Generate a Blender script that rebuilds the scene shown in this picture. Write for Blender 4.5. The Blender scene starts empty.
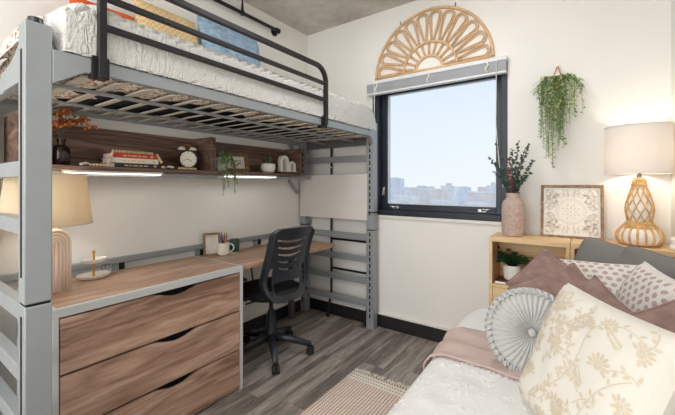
import bpy, math, random
from mathutils import Vector, Matrix, Euler, noise
S = bpy.context.scene
COL = S.collection
PI = math.pi
rnd = random.Random(7)

# ------------------------------------------------------------------ camera, sky, lights, exposure
cam_d = bpy.data.cameras.new('camera'); cam = bpy.data.objects.new('camera', cam_d); COL.objects.link(cam)
cam.location = (0, 0, 1.27); cam.rotation_euler = (PI/2, 0, 0.6172)
cam_d.sensor_width = 36; cam_d.lens = 36*345.95/675; cam_d.shift_y = -23/675; cam_d.clip_start = 0.02; cam_d.clip_end = 2000
S.camera = cam
S.view_settings.view_transform = 'Standard'; S.view_settings.look = 'None'
S.view_settings.gamma = 1; S.view_settings.use_curve_mapping = False
S.view_settings.exposure = 0.0
S.cycles.use_denoising = True
S.cycles.max_bounces = 10; S.cycles.diffuse_bounces = 6; S.cycles.transparent_max_bounces = 16
S.cycles.sample_clamp_indirect = 6

W = bpy.data.worlds.new('sky'); S.world = W; W.use_nodes = True
wn, wl = W.node_tree.nodes, W.node_tree.links
bg = wn['Background']
tc = wn.new('ShaderNodeTexCoord'); sp = wn.new('ShaderNodeSeparateXYZ'); cr = wn.new('ShaderNodeValToRGB')
wl.new(tc.outputs['Generated'], sp.inputs[0]); wl.new(sp.outputs['Z'], cr.inputs[0]); wl.new(cr.outputs[0], bg.inputs[0])
cr.color_ramp.elements[0].position = 0.0; cr.color_ramp.elements[0].color = (0.79, 0.82, 0.85, 1)
cr.color_ramp.elements[1].position = 0.45; cr.color_ramp.elements[1].color = (0.60, 0.71, 0.86, 1)
bg.inputs[1].default_value = 1.2

def area(name, loc, target, size, energy, col=(1, 1, 1), sy=None):
    d = bpy.data.lights.new(name, 'AREA'); o = bpy.data.objects.new(name, d); COL.objects.link(o)
    d.size = size; d.energy = energy; d.color = col
    if sy: d.shape = 'RECTANGLE'; d.size_y = sy
    o.location = loc; o.rotation_euler = (Vector(target)-Vector(loc)).to_track_quat('-Z', 'Y').to_euler()
    return o
# ceiling light behind the camera, plus two fill lights added out of view
area('ceiling_panel_light', (-0.95, -0.70, 2.78), (-0.95, -0.60, 0), 1.2, 21, (0.985, 0.99, 1.0))
area('bedroom_fill_light', (-0.85, 1.70, 2.80), (-0.85, 1.70, 0), 0.45, 13, (0.985, 0.99, 1.0))  # added ceiling fill for the back wall and floor; casts the plant shadow
area('frontal_fill_light', (-1.0, -2.36, 1.55), (-1.1, 1.6, 1.35), 2.3, 74, (0.965, 0.985, 1.0), 2.0)  # large added fill by the front wall, lights the room head-on

# ------------------------------------------------------------------ helpers
def srgb(r, g, b):
    f = lambda c: (c/255/12.92) if c/255 <= 0.04045 else ((c/255+0.055)/1.055)**2.4
    return (f(r), f(g), f(b), 1)

ORG = {}
class MB:
    def __init__(s): s.v = []; s.f = []
    def add(s, vs, fs):
        n = len(s.v); s.v += [tuple(p) for p in vs]; s.f += [tuple(i+n for i in f) for f in fs]; return s
    def box(s, x0, x1, y0, y1, z0, z1):
        return s.add([(x, y, z) for z in (z0, z1) for y in (y0, y1) for x in (x0, x1)],
                     [(0, 2, 3, 1), (4, 5, 7, 6), (0, 1, 5, 4), (2, 6, 7, 3), (0, 4, 6, 2), (1, 3, 7, 5)])
    def obox(s, c, ax, ay, az):   # centre and three half-axes
        c, ax, ay, az = map(Vector, (c, ax, ay, az))
        return s.add([c+ax*i+ay*j+az*k for k in (-1, 1) for j in (-1, 1) for i in (-1, 1)],
                     [(0, 2, 3, 1), (4, 5, 7, 6), (0, 1, 5, 4), (2, 6, 7, 3), (0, 4, 6, 2), (1, 3, 7, 5)])
    def tube(s, pts, r, n=8, closed=False, flat=1.0, up=None):
        pts = [Vector(p) for p in pts]; m = len(pts); rs = r if isinstance(r, (list, tuple)) else [r]*m
        vs = []; fs = []; ref = None
        for i, p in enumerate(pts):
            a = pts[(i-1) % m] if (closed or i) else p; b = pts[(i+1) % m] if (closed or i < m-1) else p
            t = (b-a).normalized()
            if up is not None: u = Vector(up)
            else: u = ref if ref is not None else (Vector((0, 0, 1)) if abs(t.z) < 0.9 else Vector((1, 0, 0)))
            n1 = u - t*u.dot(t)
            if n1.length < 1e-6: n1 = t.orthogonal()
            n1.normalize(); n2 = t.cross(n1); ref = n1
            for k in range(n):
                an = 2*PI*(k+0.5)/n; vs.append(p+n1*math.cos(an)*rs[i]*flat+n2*math.sin(an)*rs[i])
        for i in range(m if closed else m-1):
            j = (i+1) % m
            for k in range(n): fs.append((i*n+k, i*n+(k+1) % n, j*n+(k+1) % n, j*n+k))
        if not closed: fs.append(tuple(range(n))[::-1]); fs.append(tuple((m-1)*n+k for k in range(n)))
        return s.add(vs, fs)
    def cyl(s, p0, p1, r0, r1=None, n=16): return s.tube([p0, p1], [r0, r0 if r1 is None else r1], n)
    def lathe(s, prof, n=24, c=(0, 0, 0), sx=1, sy=1):
        vs = []; fs = []
        for r, z in prof:
            for k in range(n): vs.append((c[0]+r*sx*math.cos(2*PI*k/n), c[1]+r*sy*math.sin(2*PI*k/n), c[2]+z))
        for i in range(len(prof)-1):
            for k in range(n): fs.append((i*n+k, i*n+(k+1) % n, (i+1)*n+(k+1) % n, (i+1)*n+k))
        if prof[0][0] > 1e-5: fs.append(tuple(range(n))[::-1])
        if prof[-1][0] > 1e-5: fs.append(tuple((len(prof)-1)*n+k for k in range(n)))
        return s.add(vs, fs)
    def prism(s, pts, d):        # planar polygon of 3D points pushed along d
        pts = [Vector(p) for p in pts]; d = Vector(d); n = len(pts)
        return s.add(pts+[p+d for p in pts], [tuple(range(n))[::-1], tuple(range(n, 2*n))]+[(i, (i+1) % n, n+(i+1) % n, n+i) for i in range(n)])
    def grid(s, fn, nu, nv, cu=False):
        vs = [fn(i/(nu if cu else nu-1), j/(nv-1)) for j in range(nv) for i in range(nu)]
        fs = [(j*nu+i, j*nu+(i+1) % nu, (j+1)*nu+(i+1) % nu, (j+1)*nu+i) for j in range(nv-1) for i in range(nu if cu else nu-1)]
        return s.add(vs, fs)
    def sphere(s, c, r, n=12, m=8, sz=1):
        return s.lathe([(max(r*math.sin(PI*i/m), 1e-6), -r*sz*math.cos(PI*i/m)) for i in range(m+1)], n, c)
    def leaf(s, b, d, up, L, w, fold=0.25):
        b, d, up = Vector(b), Vector(d).normalized(), Vector(up)
        side = d.cross(up)
        if side.length < 1e-4: side = d.orthogonal()
        side.normalize(); nn = side.cross(d)
        return s.add([b, b+d*L*0.45+side*w/2+nn*w*fold, b+d*L, b+d*L*0.45-side*w/2+nn*w*fold], [(0, 1, 2), (0, 2, 3)])
    def disc(s, c, d, up, r, n=7):
        c, d = Vector(c), Vector(d).normalized(); sd = d.cross(Vector(up))
        if sd.length < 1e-4: sd = d.orthogonal()
        sd.normalize()
        return s.add([c+d*r*(math.cos(2*PI*k/n)+1)+sd*r*0.9*math.sin(2*PI*k/n) for k in range(n)], [tuple(range(n))])
    def build(s, name, mat, parent=None, local=False, smooth=False, bev=0, origin=None):
        me = bpy.data.meshes.new(name)
        if local: off = Vector((0, 0, 0))
        elif parent is not None: off = ORG[parent.name]
        else:
            xs = [p[0] for p in s.v]; ys = [p[1] for p in s.v]; zs = [p[2] for p in s.v]
            off = Vector(origin) if origin else Vector(((min(xs)+max(xs))/2, (min(ys)+max(ys))/2, min(zs)))
        me.from_pydata([(p[0]-off.x, p[1]-off.y, p[2]-off.z) for p in s.v], [], s.f); me.validate()
        o = bpy.data.objects.new(name, me); COL.objects.link(o)
        if parent is not None: o.parent = parent; ORG[o.name] = ORG.get(parent.name, Vector((0, 0, 0))) if not local else Vector((0, 0, 0))
        else:
            if not local: o.location = off
            ORG[o.name] = off
        if mat is not None: me.materials.append(M[mat] if isinstance(mat, str) else mat)
        if smooth:
            me.shade_smooth()
            if smooth is not True: me.set_sharp_from_angle(angle=math.radians(smooth))
        if bev:
            b = o.modifiers.new('bevel', 'BEVEL'); b.width = bev; b.segments = 2; b.limit_method = 'ANGLE'; b.angle_limit = math.radians(40)
            me.shade_smooth(); me.set_sharp_from_angle(angle=math.radians(35))
        return o

def tag(o, label=None, cat=None, group=None, kind=None):
    if label: o['label'] = label
    if cat: o['category'] = cat
    if group: o['group'] = group
    if kind: o['kind'] = kind
    return o
def thing(name, label, cat, loc=(0, 0, 0), rot=(0, 0, 0), group=None, kind=None):
    o = bpy.data.objects.new(name, None); COL.objects.link(o); o.empty_display_size = 0.05
    o.location = loc; o.rotation_euler = rot; ORG[o.name] = Vector(loc)
    return tag(o, label, cat, group, kind)
def box(name, mat, b, parent=None, bev=0.002, **k): return MB().box(*b).build(name, mat, parent, bev=bev, **k)
def arc(c, r, a0, a1, n, fx): return [fx(c[0]+r*math.cos(a0+(a1-a0)*i/n), c[1]+r*math.sin(a0+(a1-a0)*i/n)) for i in range(n+1)]
def fbm(x, y, z=0.0): return noise.noise((x, y, z))+0.5*noise.noise((2*x+7, 2*y, z))

# ------------------------------------------------------------------ materials
M = {}
def nt(name):
    m = bpy.data.materials.new(name); m.use_nodes = True; M[name] = m
    n, l = m.node_tree.nodes, m.node_tree.links
    return m, n, l, n['Principled BSDF']
def coords(n, l, scale=(1, 1, 1), kind='Object', rand=0):
    t = n.new('ShaderNodeTexCoord'); mp = n.new('ShaderNodeMapping'); mp.inputs['Scale'].default_value = scale
    l.new(t.outputs[kind], mp.inputs['Vector'])
    if rand:
        oi = n.new('ShaderNodeObjectInfo'); mu = n.new('ShaderNodeMath'); mu.operation = 'MULTIPLY'; mu.inputs[1].default_value = rand
        l.new(oi.outputs['Random'], mu.inputs[0]); l.new(mu.outputs[0], mp.inputs['Location'])
    return mp.outputs[0]
def noise_n(n, l, vec, sc, det=3, rough=0.5, dist=0):
    x = n.new('ShaderNodeTexNoise'); x.inputs['Scale'].default_value = sc; x.inputs['Detail'].default_value = det
    x.inputs['Roughness'].default_value = rough; x.inputs['Distortion'].default_value = dist
    if vec is not None: l.new(vec, x.inputs['Vector'])
    return x.outputs[0]
def ramp(n, l, fac, stops):
    r = n.new('ShaderNodeValToRGB'); e = r.color_ramp.elements
    while len(e) < len(stops): e.new(0.5)
    for el, (p, c) in zip(e, stops): el.position = p; el.color = c
    l.new(fac, r.inputs[0]); return r.outputs[0]
def bump(n, l, b, h, strength, dist=0.01):
    x = n.new('ShaderNodeBump'); x.inputs['Strength'].default_value = strength; x.inputs['Distance'].default_value = dist
    l.new(h, x.inputs['Height']); l.new(x.outputs[0], b.inputs['Normal'])
def plain(name, col, rough=0.5, metal=0, var=0.06, nsc=6, bsc=0, bst=0.1, sheen=0, spec=None, scale=(1, 1, 1), bd=0.004, trans=0):
    m, n, l, b = nt(name); v = coords(n, l, scale)
    f = noise_n(n, l, v, nsc)
    lo = tuple(c*(1-var) for c in col[:3])+(1,); hi = tuple(min(1, c*(1+var)) for c in col[:3])+(1,)
    l.new(ramp(n, l, f, [(0.3, lo), (0.7, hi)]), b.inputs['Base Color'])
    b.inputs['Roughness'].default_value = rough; b.inputs['Metallic'].default_value = metal
    if spec is not None: b.inputs['Specular IOR Level'].default_value = spec
    if sheen: b.inputs['Sheen Weight'].default_value = sheen; b.inputs['Sheen Roughness'].default_value = 0.4
    if bsc: bump(n, l, b, noise_n(n, l, v, bsc, 4), bst, bd)
    if trans:
        t = n.new('ShaderNodeBsdfTranslucent'); t.inputs[0].default_value = hi; mx = n.new('ShaderNodeMixShader'); mx.inputs[0].default_value = trans
        l.new(b.outputs[0], mx.inputs[1]); l.new(t.outputs[0], mx.inputs[2]); l.new(mx.outputs[0], n['Material Output'].inputs[0])
    return m
def wood(name, cols, scale, rough=0.45, rand=0, dist=1.2, sc=2.2, fine=1.0, bst=0.05, rings=34, rw=0.30):
    m, n, l, b = nt(name); v = coords(n, l, scale, rand=rand)
    a = noise_n(n, l, v, sc, 2, 0.45, dist); f = noise_n(n, l, v, sc*9, 4, 0.65)
    def mm(op, p, q):
        x = n.new('ShaderNodeMath'); x.operation = op
        for k, w in enumerate((p, q)):
            if w is None: continue
            if isinstance(w, (int, float)): x.inputs[k].default_value = w
            else: l.new(w, x.inputs[k])
        return x.outputs[0]
    ring = mm('MULTIPLY', mm('SINE', mm('MULTIPLY', a, rings), None), 0.5)      # -0.5 .. 0.5 growth rings
    val = mm('ADD', mm('ADD', a, mm('MULTIPLY', ring, rw)), mm('MULTIPLY', mm('SUBTRACT', f, 0.5), 0.5*fine))
    k = len(cols); l.new(ramp(n, l, val, [(0.28+0.44*i/(k-1), srgb(*c)) for i, c in enumerate(cols)]), b.inputs['Base Color'])
    b.inputs['Roughness'].default_value = rough
    if bst: bump(n, l, b, f, bst, 0.002)
    return m

plain('wall_paint', srgb(237, 235, 230), 0.85, var=0.015, nsc=3, bsc=220, bst=0.06)
m, n, l, b = nt('concrete'); v = coords(n, l)
f1 = noise_n(n, l, v, 1.6, 6, 0.62, 0.6); f2 = noise_n(n, l, v, 9, 6, 0.7)
mx = n.new('ShaderNodeMix'); mx.data_type = 'FLOAT'; mx.inputs[0].default_value = 0.45; l.new(f1, mx.inputs[2]); l.new(f2, mx.inputs[3])
l.new(ramp(n, l, mx.outputs[0], [(0.3, srgb(142, 135, 126)), (0.48, srgb(190, 184, 175)), (0.62, srgb(208, 203, 194)), (0.75, srgb(230, 225, 216))]), b.inputs['Base Color'])
b.inputs['Roughness'].default_value = 0.9; bump(n, l, b, f2, 0.35, 0.01)
wood('floor_vinyl', [(97, 89, 83), (126, 117, 110), (148, 139, 131), (174, 165, 157)], (11, 0.75, 1), 0.42, rand=40, dist=0.6, sc=1.2, fine=1.6, rings=26, rw=0.14)
plain('floor_joint', srgb(50, 46, 43), 0.8)
plain('baseboard_black', srgb(30, 29, 30), 0.45)
plain('white_trim', srgb(226, 223, 217), 0.5, var=0.02)
plain('grey_metal', srgb(152, 157, 160), 0.42, 0.2, var=0.03, nsc=14, bsc=160, bst=0.03)
plain('dresser_grey', srgb(190, 192, 191), 0.5, 0.0, var=0.02)
plain('dark_grey_metal', srgb(105, 105, 106), 0.45, 0.3, var=0.04)
plain('black_metal', srgb(30, 30, 31), 0.42, 0.2, var=0.1, bsc=150, bst=0.04)
plain('slat_cream', srgb(206, 199, 186), 0.5)
plain('slot_black', srgb(18, 18, 19), 0.9)
wood('walnut', [(122, 92, 76), (156, 123, 104), (174, 141, 121), (192, 161, 141)], (1.2, 0.62, 5.2), 0.42, dist=0.5, sc=1.3, fine=1.25, rings=58, rw=0.20)
wood('walnut_top', [(136, 103, 82), (166, 132, 108), (184, 150, 126), (199, 169, 146)], (7, 0.9, 2), 0.38, dist=0.6, sc=1.3, fine=1.0, rings=36, rw=0.12)
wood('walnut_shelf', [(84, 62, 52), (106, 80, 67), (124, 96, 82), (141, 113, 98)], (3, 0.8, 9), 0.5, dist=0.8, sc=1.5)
wood('pine', [(206, 166, 116), (222, 187, 140), (231, 200, 156), (238, 211, 172)], (1.0, 6, 9), 0.5, dist=0.5, sc=1.2, fine=0.5, rw=0.1)
wood('frame_wood', [(112, 84, 56), (140, 108, 76), (158, 126, 92)], (6, 6, 6), 0.5, dist=0.4, sc=2)
plain('board_white', srgb(214, 209, 205), 0.6, var=0.015)
plain('black_plastic', srgb(38, 43, 50), 0.28, 0, var=0.05, bsc=240, bst=0.05)
plain('black_fabric', srgb(20, 20, 22), 0.9, bsc=300, bst=0.2)
plain('rubber', srgb(22, 22, 22), 0.7)
plain('window_frame', srgb(36, 42, 51), 0.4, 0.15, var=0.04)
plain('sash_frame', srgb(44, 52, 63), 0.4, 0.15, var=0.04)
plain('chrome', srgb(205, 205, 205), 0.25, 0.9)
plain('blind_white', srgb(222, 222, 222), 0.5, var=0.02)
plain('blind_grey', srgb(178, 181, 186), 0.5, var=0.03)
plain('rattan', srgb(216, 178, 134), 0.55, var=0.14, nsc=30, bsc=120, bst=0.2)
plain('rattan_dark', srgb(214, 170, 112), 0.55, var=0.2, nsc=40, bsc=90, bst=0.3)
plain('ceramic_white', srgb(238, 234, 227), 0.35, var=0.02)
plain('ceramic_cream', srgb(234, 214, 198), 0.6, var=0.04, bsc=120, bst=0.05)
plain('ceramic_pink', srgb(190, 167, 155), 0.65, var=0.12, nsc=55, bsc=60, bst=0.9, bd=0.008)
plain('amber_glass', srgb(38, 22, 16), 0.12, var=0.1)
plain('gold', srgb(214, 164, 72), 0.28, 0.85)
plain('copper', srgb(196, 128, 92), 0.3, 0.8)
plain('dark_bronze', srgb(52, 46, 42), 0.4, 0.5)
plain('clock_face', srgb(235, 229, 214), 0.5, var=0.01)
plain('bead', srgb(216, 190, 146), 0.55, var=0.12, nsc=30)
plain('tassel', srgb(238, 233, 224), 0.9)
plain('book_red', srgb(190, 62, 50), 0.55); plain('book_white', srgb(230, 226, 216), 0.6)
plain('book_navy', srgb(32, 42, 66), 0.55); plain('paper', srgb(236, 230, 214), 0.8); plain('book_maroon', srgb(88, 34, 34), 0.5)
plain('dried_orange', srgb(172, 98, 46), 0.9, var=0.3, nsc=60); plain('dried_brown', srgb(92, 56, 30), 0.9, var=0.3, nsc=60)
plain('leaf_green', srgb(112, 142, 80), 0.6, var=0.35, nsc=30, trans=0.25)
plain('leaf_pale', srgb(204, 212, 170), 0.6, var=0.3, nsc=25, trans=0.25)
plain('leaf_dark', srgb(78, 102, 94), 0.6, var=0.35, nsc=30, trans=0.1)
plain('leaf_fern', srgb(42, 84, 46), 0.55, var=0.4, nsc=30, trans=0.15)
plain('leaf_sage', srgb(138, 164, 116), 0.6, var=0.3, nsc=30)
plain('berry', srgb(128, 64, 66), 0.5, var=0.25, nsc=60)
plain('stem', srgb(92, 84, 62), 0.7); plain('twine', srgb(184, 136, 98), 0.8)
plain('mauve_velvet', srgb(142, 115, 107), 0.85, var=0.22, nsc=22, bsc=190, bst=0.25, sheen=0.15)
plain('grey_linen', srgb(122, 119, 116), 0.9, var=0.05, bsc=260, bst=0.15)
plain('pleat_grey', srgb(188, 188, 186), 0.8, var=0.03, bsc=220, bst=0.12, sheen=0.2)
plain('cream_cotton', srgb(221, 216, 206), 0.9, var=0.015, bsc=340, bst=0.12)
plain('print_beige', srgb(209, 195, 172), 0.9, var=0.05)
plain('dot_white', srgb(226, 222, 216), 0.9, var=0.02, bsc=180, bst=0.2)
plain('dot_mauve', srgb(188, 166, 158), 0.9, var=0.1, nsc=50, bsc=150, bst=0.3)
plain('duvet_white', srgb(226, 225, 223), 0.9, var=0.01, bsc=55, bst=0.22, bd=0.008)
m, n, l, b = nt('comforter_white'); v = coords(n, l, (1, 1, 1)); b.inputs['Roughness'].default_value = 0.95
b.inputs['Base Color'].default_value = srgb(214, 213, 209)
f1 = noise_n(n, l, coords(n, l, (0.6, 1.6, 0.5)), 34, 3, 0.5, 1.2); f2 = noise_n(n, l, v, 110, 2)
mx = n.new('ShaderNodeMix'); mx.data_type = 'FLOAT'; mx.inputs[0].default_value = 0.3; l.new(f1, mx.inputs[2]); l.new(f2, mx.inputs[3])
bump(n, l, b, mx.outputs[0], 1.0, 0.022)
plain('tuft_white', srgb(230, 229, 227), 0.95, var=0.01, bsc=150, bst=0.5)
plain('pink_throw', srgb(196, 174, 166), 0.9, var=0.05, nsc=12, bsc=260, bst=0.35)
plain('navy_fabric', srgb(28, 30, 42), 0.9)
plain('orange_fabric', srgb(206, 92, 42), 0.9, bsc=200, bst=0.2)
plain('blue_knit', srgb(142, 168, 190), 0.9, var=0.3, nsc=26, bsc=60, bst=0.5, scale=(1, 1, 2))
plain('mug_green', srgb(52, 86, 76), 0.4); plain('print_photo', srgb(222, 214, 210), 0.6, var=0.3, nsc=9)
plain('print_paper', srgb(238, 233, 225), 0.7, var=0.01); plain('print_motif', srgb(219, 211, 199), 0.7, var=0.05, nsc=20)
plain('fringe', srgb(232, 226, 214), 0.9); plain('gold_foil', srgb(226, 190, 120), 0.4, 0.3)
plain('sash_gasket', srgb(20, 22, 25), 0.7)
# straw weave
m, n, l, b = nt('straw'); v = coords(n, l, (60, 60, 60)); wv = n.new('ShaderNodeTexChecker'); wv.inputs['Scale'].default_value = 1.0
wv.inputs[1].default_value = srgb(226, 200, 156); wv.inputs[2].default_value = srgb(206, 174, 124); l.new(v, wv.inputs[0])
l.new(wv.outputs[0], b.inputs['Base Color']); b.inputs['Roughness'].default_value = 0.8; bump(n, l, b, wv.outputs[1], 0.6, 0.01)
# floral speckle of a printed sheet
def speckle(name, sc):
    m, n, l, b = nt(name); v = coords(n, l); vo = n.new('ShaderNodeTexVoronoi'); vo.inputs['Scale'].default_value = sc; l.new(v, vo.inputs['Vector'])
    sep = n.new('ShaderNodeSeparateColor'); l.new(vo.outputs['Color'], sep.inputs[0])
    r = n.new('ShaderNodeValToRGB'); r.color_ramp.interpolation = 'CONSTANT'; e = r.color_ramp.elements
    st = [(0, (228, 219, 205)), (0.64, (196, 108, 84)), (0.73, (66, 72, 92)), (0.80, (232, 224, 212)), (0.93, (150, 150, 120))]
    while len(e) < 5: e.new(0.5)
    for el, (p, c) in zip(e, st): el.position = p; el.color = srgb(*c)
    l.new(sep.outputs[0], r.inputs[0]); l.new(r.outputs[0], b.inputs['Base Color']); b.inputs['Roughness'].default_value = 0.9
speckle('floral_sheet', 85); speckle('floral_pillow', 75)
# woven rug
m, n, l, b = nt('rug_weave'); v = coords(n, l); sx = n.new('ShaderNodeSeparateXYZ'); l.new(v, sx.inputs[0])
def mth(op, a, c=None, d=None):
    x = n.new('ShaderNodeMath'); x.operation = op
    for i, q in enumerate((a, c, d)):
        if q is None: continue
        if isinstance(q, (int, float)): x.inputs[i].default_value = q
        else: l.new(q, x.inputs[i])
    return x.outputs[0]
wx = mth('SINE', mth('MULTIPLY', sx.outputs[0], 2*PI/0.019)); wy = mth('SINE', mth('MULTIPLY', sx.outputs[1], 2*PI/0.016))
warp = mth('GREATER_THAN', wx, -0.1); 
weft = mth('MULTIPLY', warp, mth('GREATER_THAN', wy, -0.6))
mxr = n.new('ShaderNodeMix'); mxr.data_type = 'RGBA'; mxr.inputs[6].default_value = srgb(234, 222, 208); mxr.inputs[7].default_value = srgb(186, 140, 128); l.new(weft, mxr.inputs[0])
ys = mth('SUBTRACT', 1.0, 0)   # white bands near the far end
def band(c, w): return mth('LESS_THAN', mth('ABSOLUTE', mth('SUBTRACT', sx.outputs[1], c)), w)
bands = mth('MAXIMUM', mth('MAXIMUM', band(0.372, 0.008), band(0.342, 0.008)), band(0.312, 0.008))
mx2 = n.new('ShaderNodeMix'); mx2.data_type = 'RGBA'; l.new(bands, mx2.inputs[0]); l.new(mxr.outputs[2], mx2.inputs[6]); mx2.inputs[7].default_value = srgb(236, 230, 218)
l.new(mx2.outputs[2], b.inputs['Base Color']); b.inputs['Roughness'].default_value = 0.95; bump(n, l, b, mth('ADD', wx, wy), 0.6, 0.003)
# glass
m, n, l, b = nt('window_glass')
gl = n.new('ShaderNodeBsdfGlossy'); gl.inputs['Roughness'].default_value = 0.4; tr = n.new('ShaderNodeBsdfTransparent'); tr.inputs[0].default_value = (0.97, 0.985, 1, 1)
ms = n.new('ShaderNodeMixShader'); ms.inputs[0].default_value = 0.008
l.new(tr.outputs[0], ms.inputs[1]); l.new(gl.outputs[0], ms.inputs[2]); l.new(ms.outputs[0], n['Material Output'].inputs[0])
m, n, l, b = nt('led_diffuser'); b.inputs['Base Color'].default_value = (0.9, 0.9, 0.88, 1); b.inputs['Emission Color'].default_value = (1.0, 0.95, 0.88, 1); b.inputs['Emission Strength'].default_value = 6.5
# translucent lamp shades
def shade_mat(name, col, t):
    m, n, l, b = nt(name); b.inputs['Base Color'].default_value = col; b.inputs['Roughness'].default_value = 0.9
    v = coords(n, l); bump(n, l, b, noise_n(n, l, v, 260), 0.2, 0.002)
    tl = n.new('ShaderNodeBsdfTranslucent'); tl.inputs[0].default_value = col; mx = n.new('ShaderNodeMixShader'); mx.inputs[0].default_value = t
    l.new(b.outputs[0], mx.inputs[1]); l.new(tl.outputs[0], mx.inputs[2]); l.new(mx.outputs[0], n['Material Output'].inputs[0])
shade_mat('shade_white', srgb(238, 233, 228), 0.3); shade_mat('shade_beige', srgb(226, 213, 190), 0.4)
# distant city; atmospheric haze is put into these pale colours
for nm, c in (('city_hazed_pale', (244, 240, 237)), ('city_hazed_brick', (240, 228, 222)), ('city_hazed_grey', (228, 230, 234)), ('city_ground', (232, 233, 232)), ('city_hazed_roof', (246, 246, 247))):
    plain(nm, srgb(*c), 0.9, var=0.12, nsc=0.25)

# ------------------------------------------------------------------ the room
XW, XR, YB, YF, ZC = -2.337, 0.415, 2.749, -2.4, 2.815
def struct(name, mat, b, bev=0): return tag(box(name, mat, b, bev=bev), kind='structure')
floor = thing('floor', None, None, (0, 0, 0), kind='structure')
MB().box(XW-0.1, XR+0.1, YF-0.1, YB+0.1, -0.10, -0.004).build('floor_base', 'floor_joint', floor)
pw, plen, nplk = 0.152, 1.22, 0
meshes = {}
x = XW
ci = 0
while x < XR-0.001:
    x1 = min(x+pw, XR); y = YF-((ci*0.47) % 1.0)*plen
    while y < YB:
        a, e = max(y, YF), min(y+plen, YB)
        if e-a > 0.02:
            key = (round(x1-x, 3), round(e-a, 3))
            if key not in meshes:
                w_, l_ = key
                o = MB().box(0.0008, w_-0.0008, 0.001, l_-0.001, -0.006, 0).build('plank', 'floor_vinyl', floor, local=True)
                meshes[key] = o.data
            else:
                o = bpy.data.objects.new('plank', meshes[key]); COL.objects.link(o); o.parent = floor
            o.location = (x, a, 0)
        y += plen
    x = x1; ci += 1
struct('ceiling', 'concrete', (XW-0.2, XR+0.2, YF-0.2, YB+0.3, ZC, ZC+0.15))
struct('wall_left', 'wall_paint', (XW-0.15, XW, YF-0.15, YB+0.15, 0, ZC))
struct('wall_right', 'wall_paint', (XR, XR+0.15, YF-0.15, YB+0.15, 0, ZC))
struct('wall_front', 'wall_paint', (XW, XR, YF-0.15, YF, 0, ZC))
WX0, WX1, WZ0, WZ1 = -1.562, -0.444, 0.997, 2.185
wb = thing('wall_back', None, None, (0, YB, 0), kind='structure')
mb = MB(); T = 0.28
mb.box(XW, WX0, YB, YB+T, 0, ZC).box(WX1, XR, YB, YB+T, 0, ZC).box(WX0, WX1, YB, YB+T, 0, WZ0).box(WX0, WX1, YB, YB+T, WZ1, ZC)
mb.build('wall_panel', 'wall_paint', wb)
for nm, b1, b2 in (('baseboard_back', (XW, XR, YB-0.014, YB, 0, 0.112), (XW, XR, YB-0.02, YB, 0.112, 0.128)),
                   ('baseboard_left', (XW, XW+0.014, YF, YB-0.014, 0, 0.112), (XW, XW+0.02, YF, YB-0.014, 0.112, 0.128))):
    t = thing(nm, None, None, (b1[0], b1[2], 0), kind='structure')
    box('base_strip', 'baseboard_black', b1, t); box('cap_strip', 'white_trim', b2, t, bev=0.003)

# window
wt = thing('window_1', None, None, (-1.0, YB, WZ0), kind='structure')
fy0, fy1 = YB+0.005, YB+0.21
mb = MB(); fw = 0.045
mb.box(WX0, WX0+fw, fy0, fy1, WZ0, WZ1).box(WX1-fw, WX1, fy0, fy1, WZ0, WZ1).box(WX0+fw, WX1-fw, fy0, fy1, WZ0, WZ0+fw).box(WX0+fw, WX1-fw, fy0, fy1, WZ1-fw, WZ1)
mb.build('window_frame', 'window_frame', wt, bev=0.003)
a0, a1, c0, c1 = WX0+fw, WX1-fw, WZ0+fw, WZ1-fw; sw = 0.052; sy0, sy1 = YB+0.10, YB+0.17
mb = MB(); mb.box(a0, a0+sw, sy0, sy1, c0, c1).box(a1-sw, a1, sy0, sy1, c0, c1).box(a0+sw, a1-sw, sy0, sy1, c0, c0+sw).box(a0+sw, a1-sw, sy0, sy1, c1-sw, c1)
sash = mb.build('sash', 'sash_frame', wt, bev=0.003)
g0, g1, h0, h1 = a0+sw, a1-sw, c0+sw, c1-sw
mb = MB(); gk = 0.006; mb.box(g0, g0+gk, sy0+0.02, sy0+0.05, h0, h1).box(g1-gk, g1, sy0+0.02, sy0+0.05, h0, h1).box(g0, g1, sy0+0.02, sy0+0.05, h0, h0+gk).box(g0, g1, sy0+0.02, sy0+0.05, h1-gk, h1)
mb.build('gasket', 'blind_white', sash)
MB().box(g0, g1, sy0+0.034, sy0+0.040, h0, h1).build('pane', 'window_glass', wt)
box('window_sill', 'white_trim', (WX0-0.015, WX1+0.015, YB-0.012, YB+0.02, WZ0-0.026, WZ0), wt, bev=0.003)
for cx_ in (g0+0.09, g1-0.10):
    mb = MB(); mb.box(cx_-0.03, cx_+0.03, sy0-0.008, sy0, c0+0.012, c0+0.036)
    h = mb.build('latch', 'chrome', wt, bev=0.002)
    sgn = -1 if cx_ < -1 else 1
    MB().tube([(cx_, sy0-0.012, c0+0.026), (cx_+sgn*0.03, sy0-0.02, c0+0.03), (cx_+sgn*0.075, sy0-0.022, c0+0.036)], [0.008, 0.007, 0.005], 8).build('latch_handle', 'chrome', h, smooth=True)
mb = MB(); mb.box(a0+0.008, a0+0.03, sy0-0.01, sy0, 1.17, 1.25).tube([(a0+0.02, sy0-0.012, 1.24), (a0+0.03, sy0-0.03, 1.21), (a0+0.016, sy0-0.03, 1.17)], 0.006, 6)
mb.build('side_latch', 'chrome', wt, bev=0.002)

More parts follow.
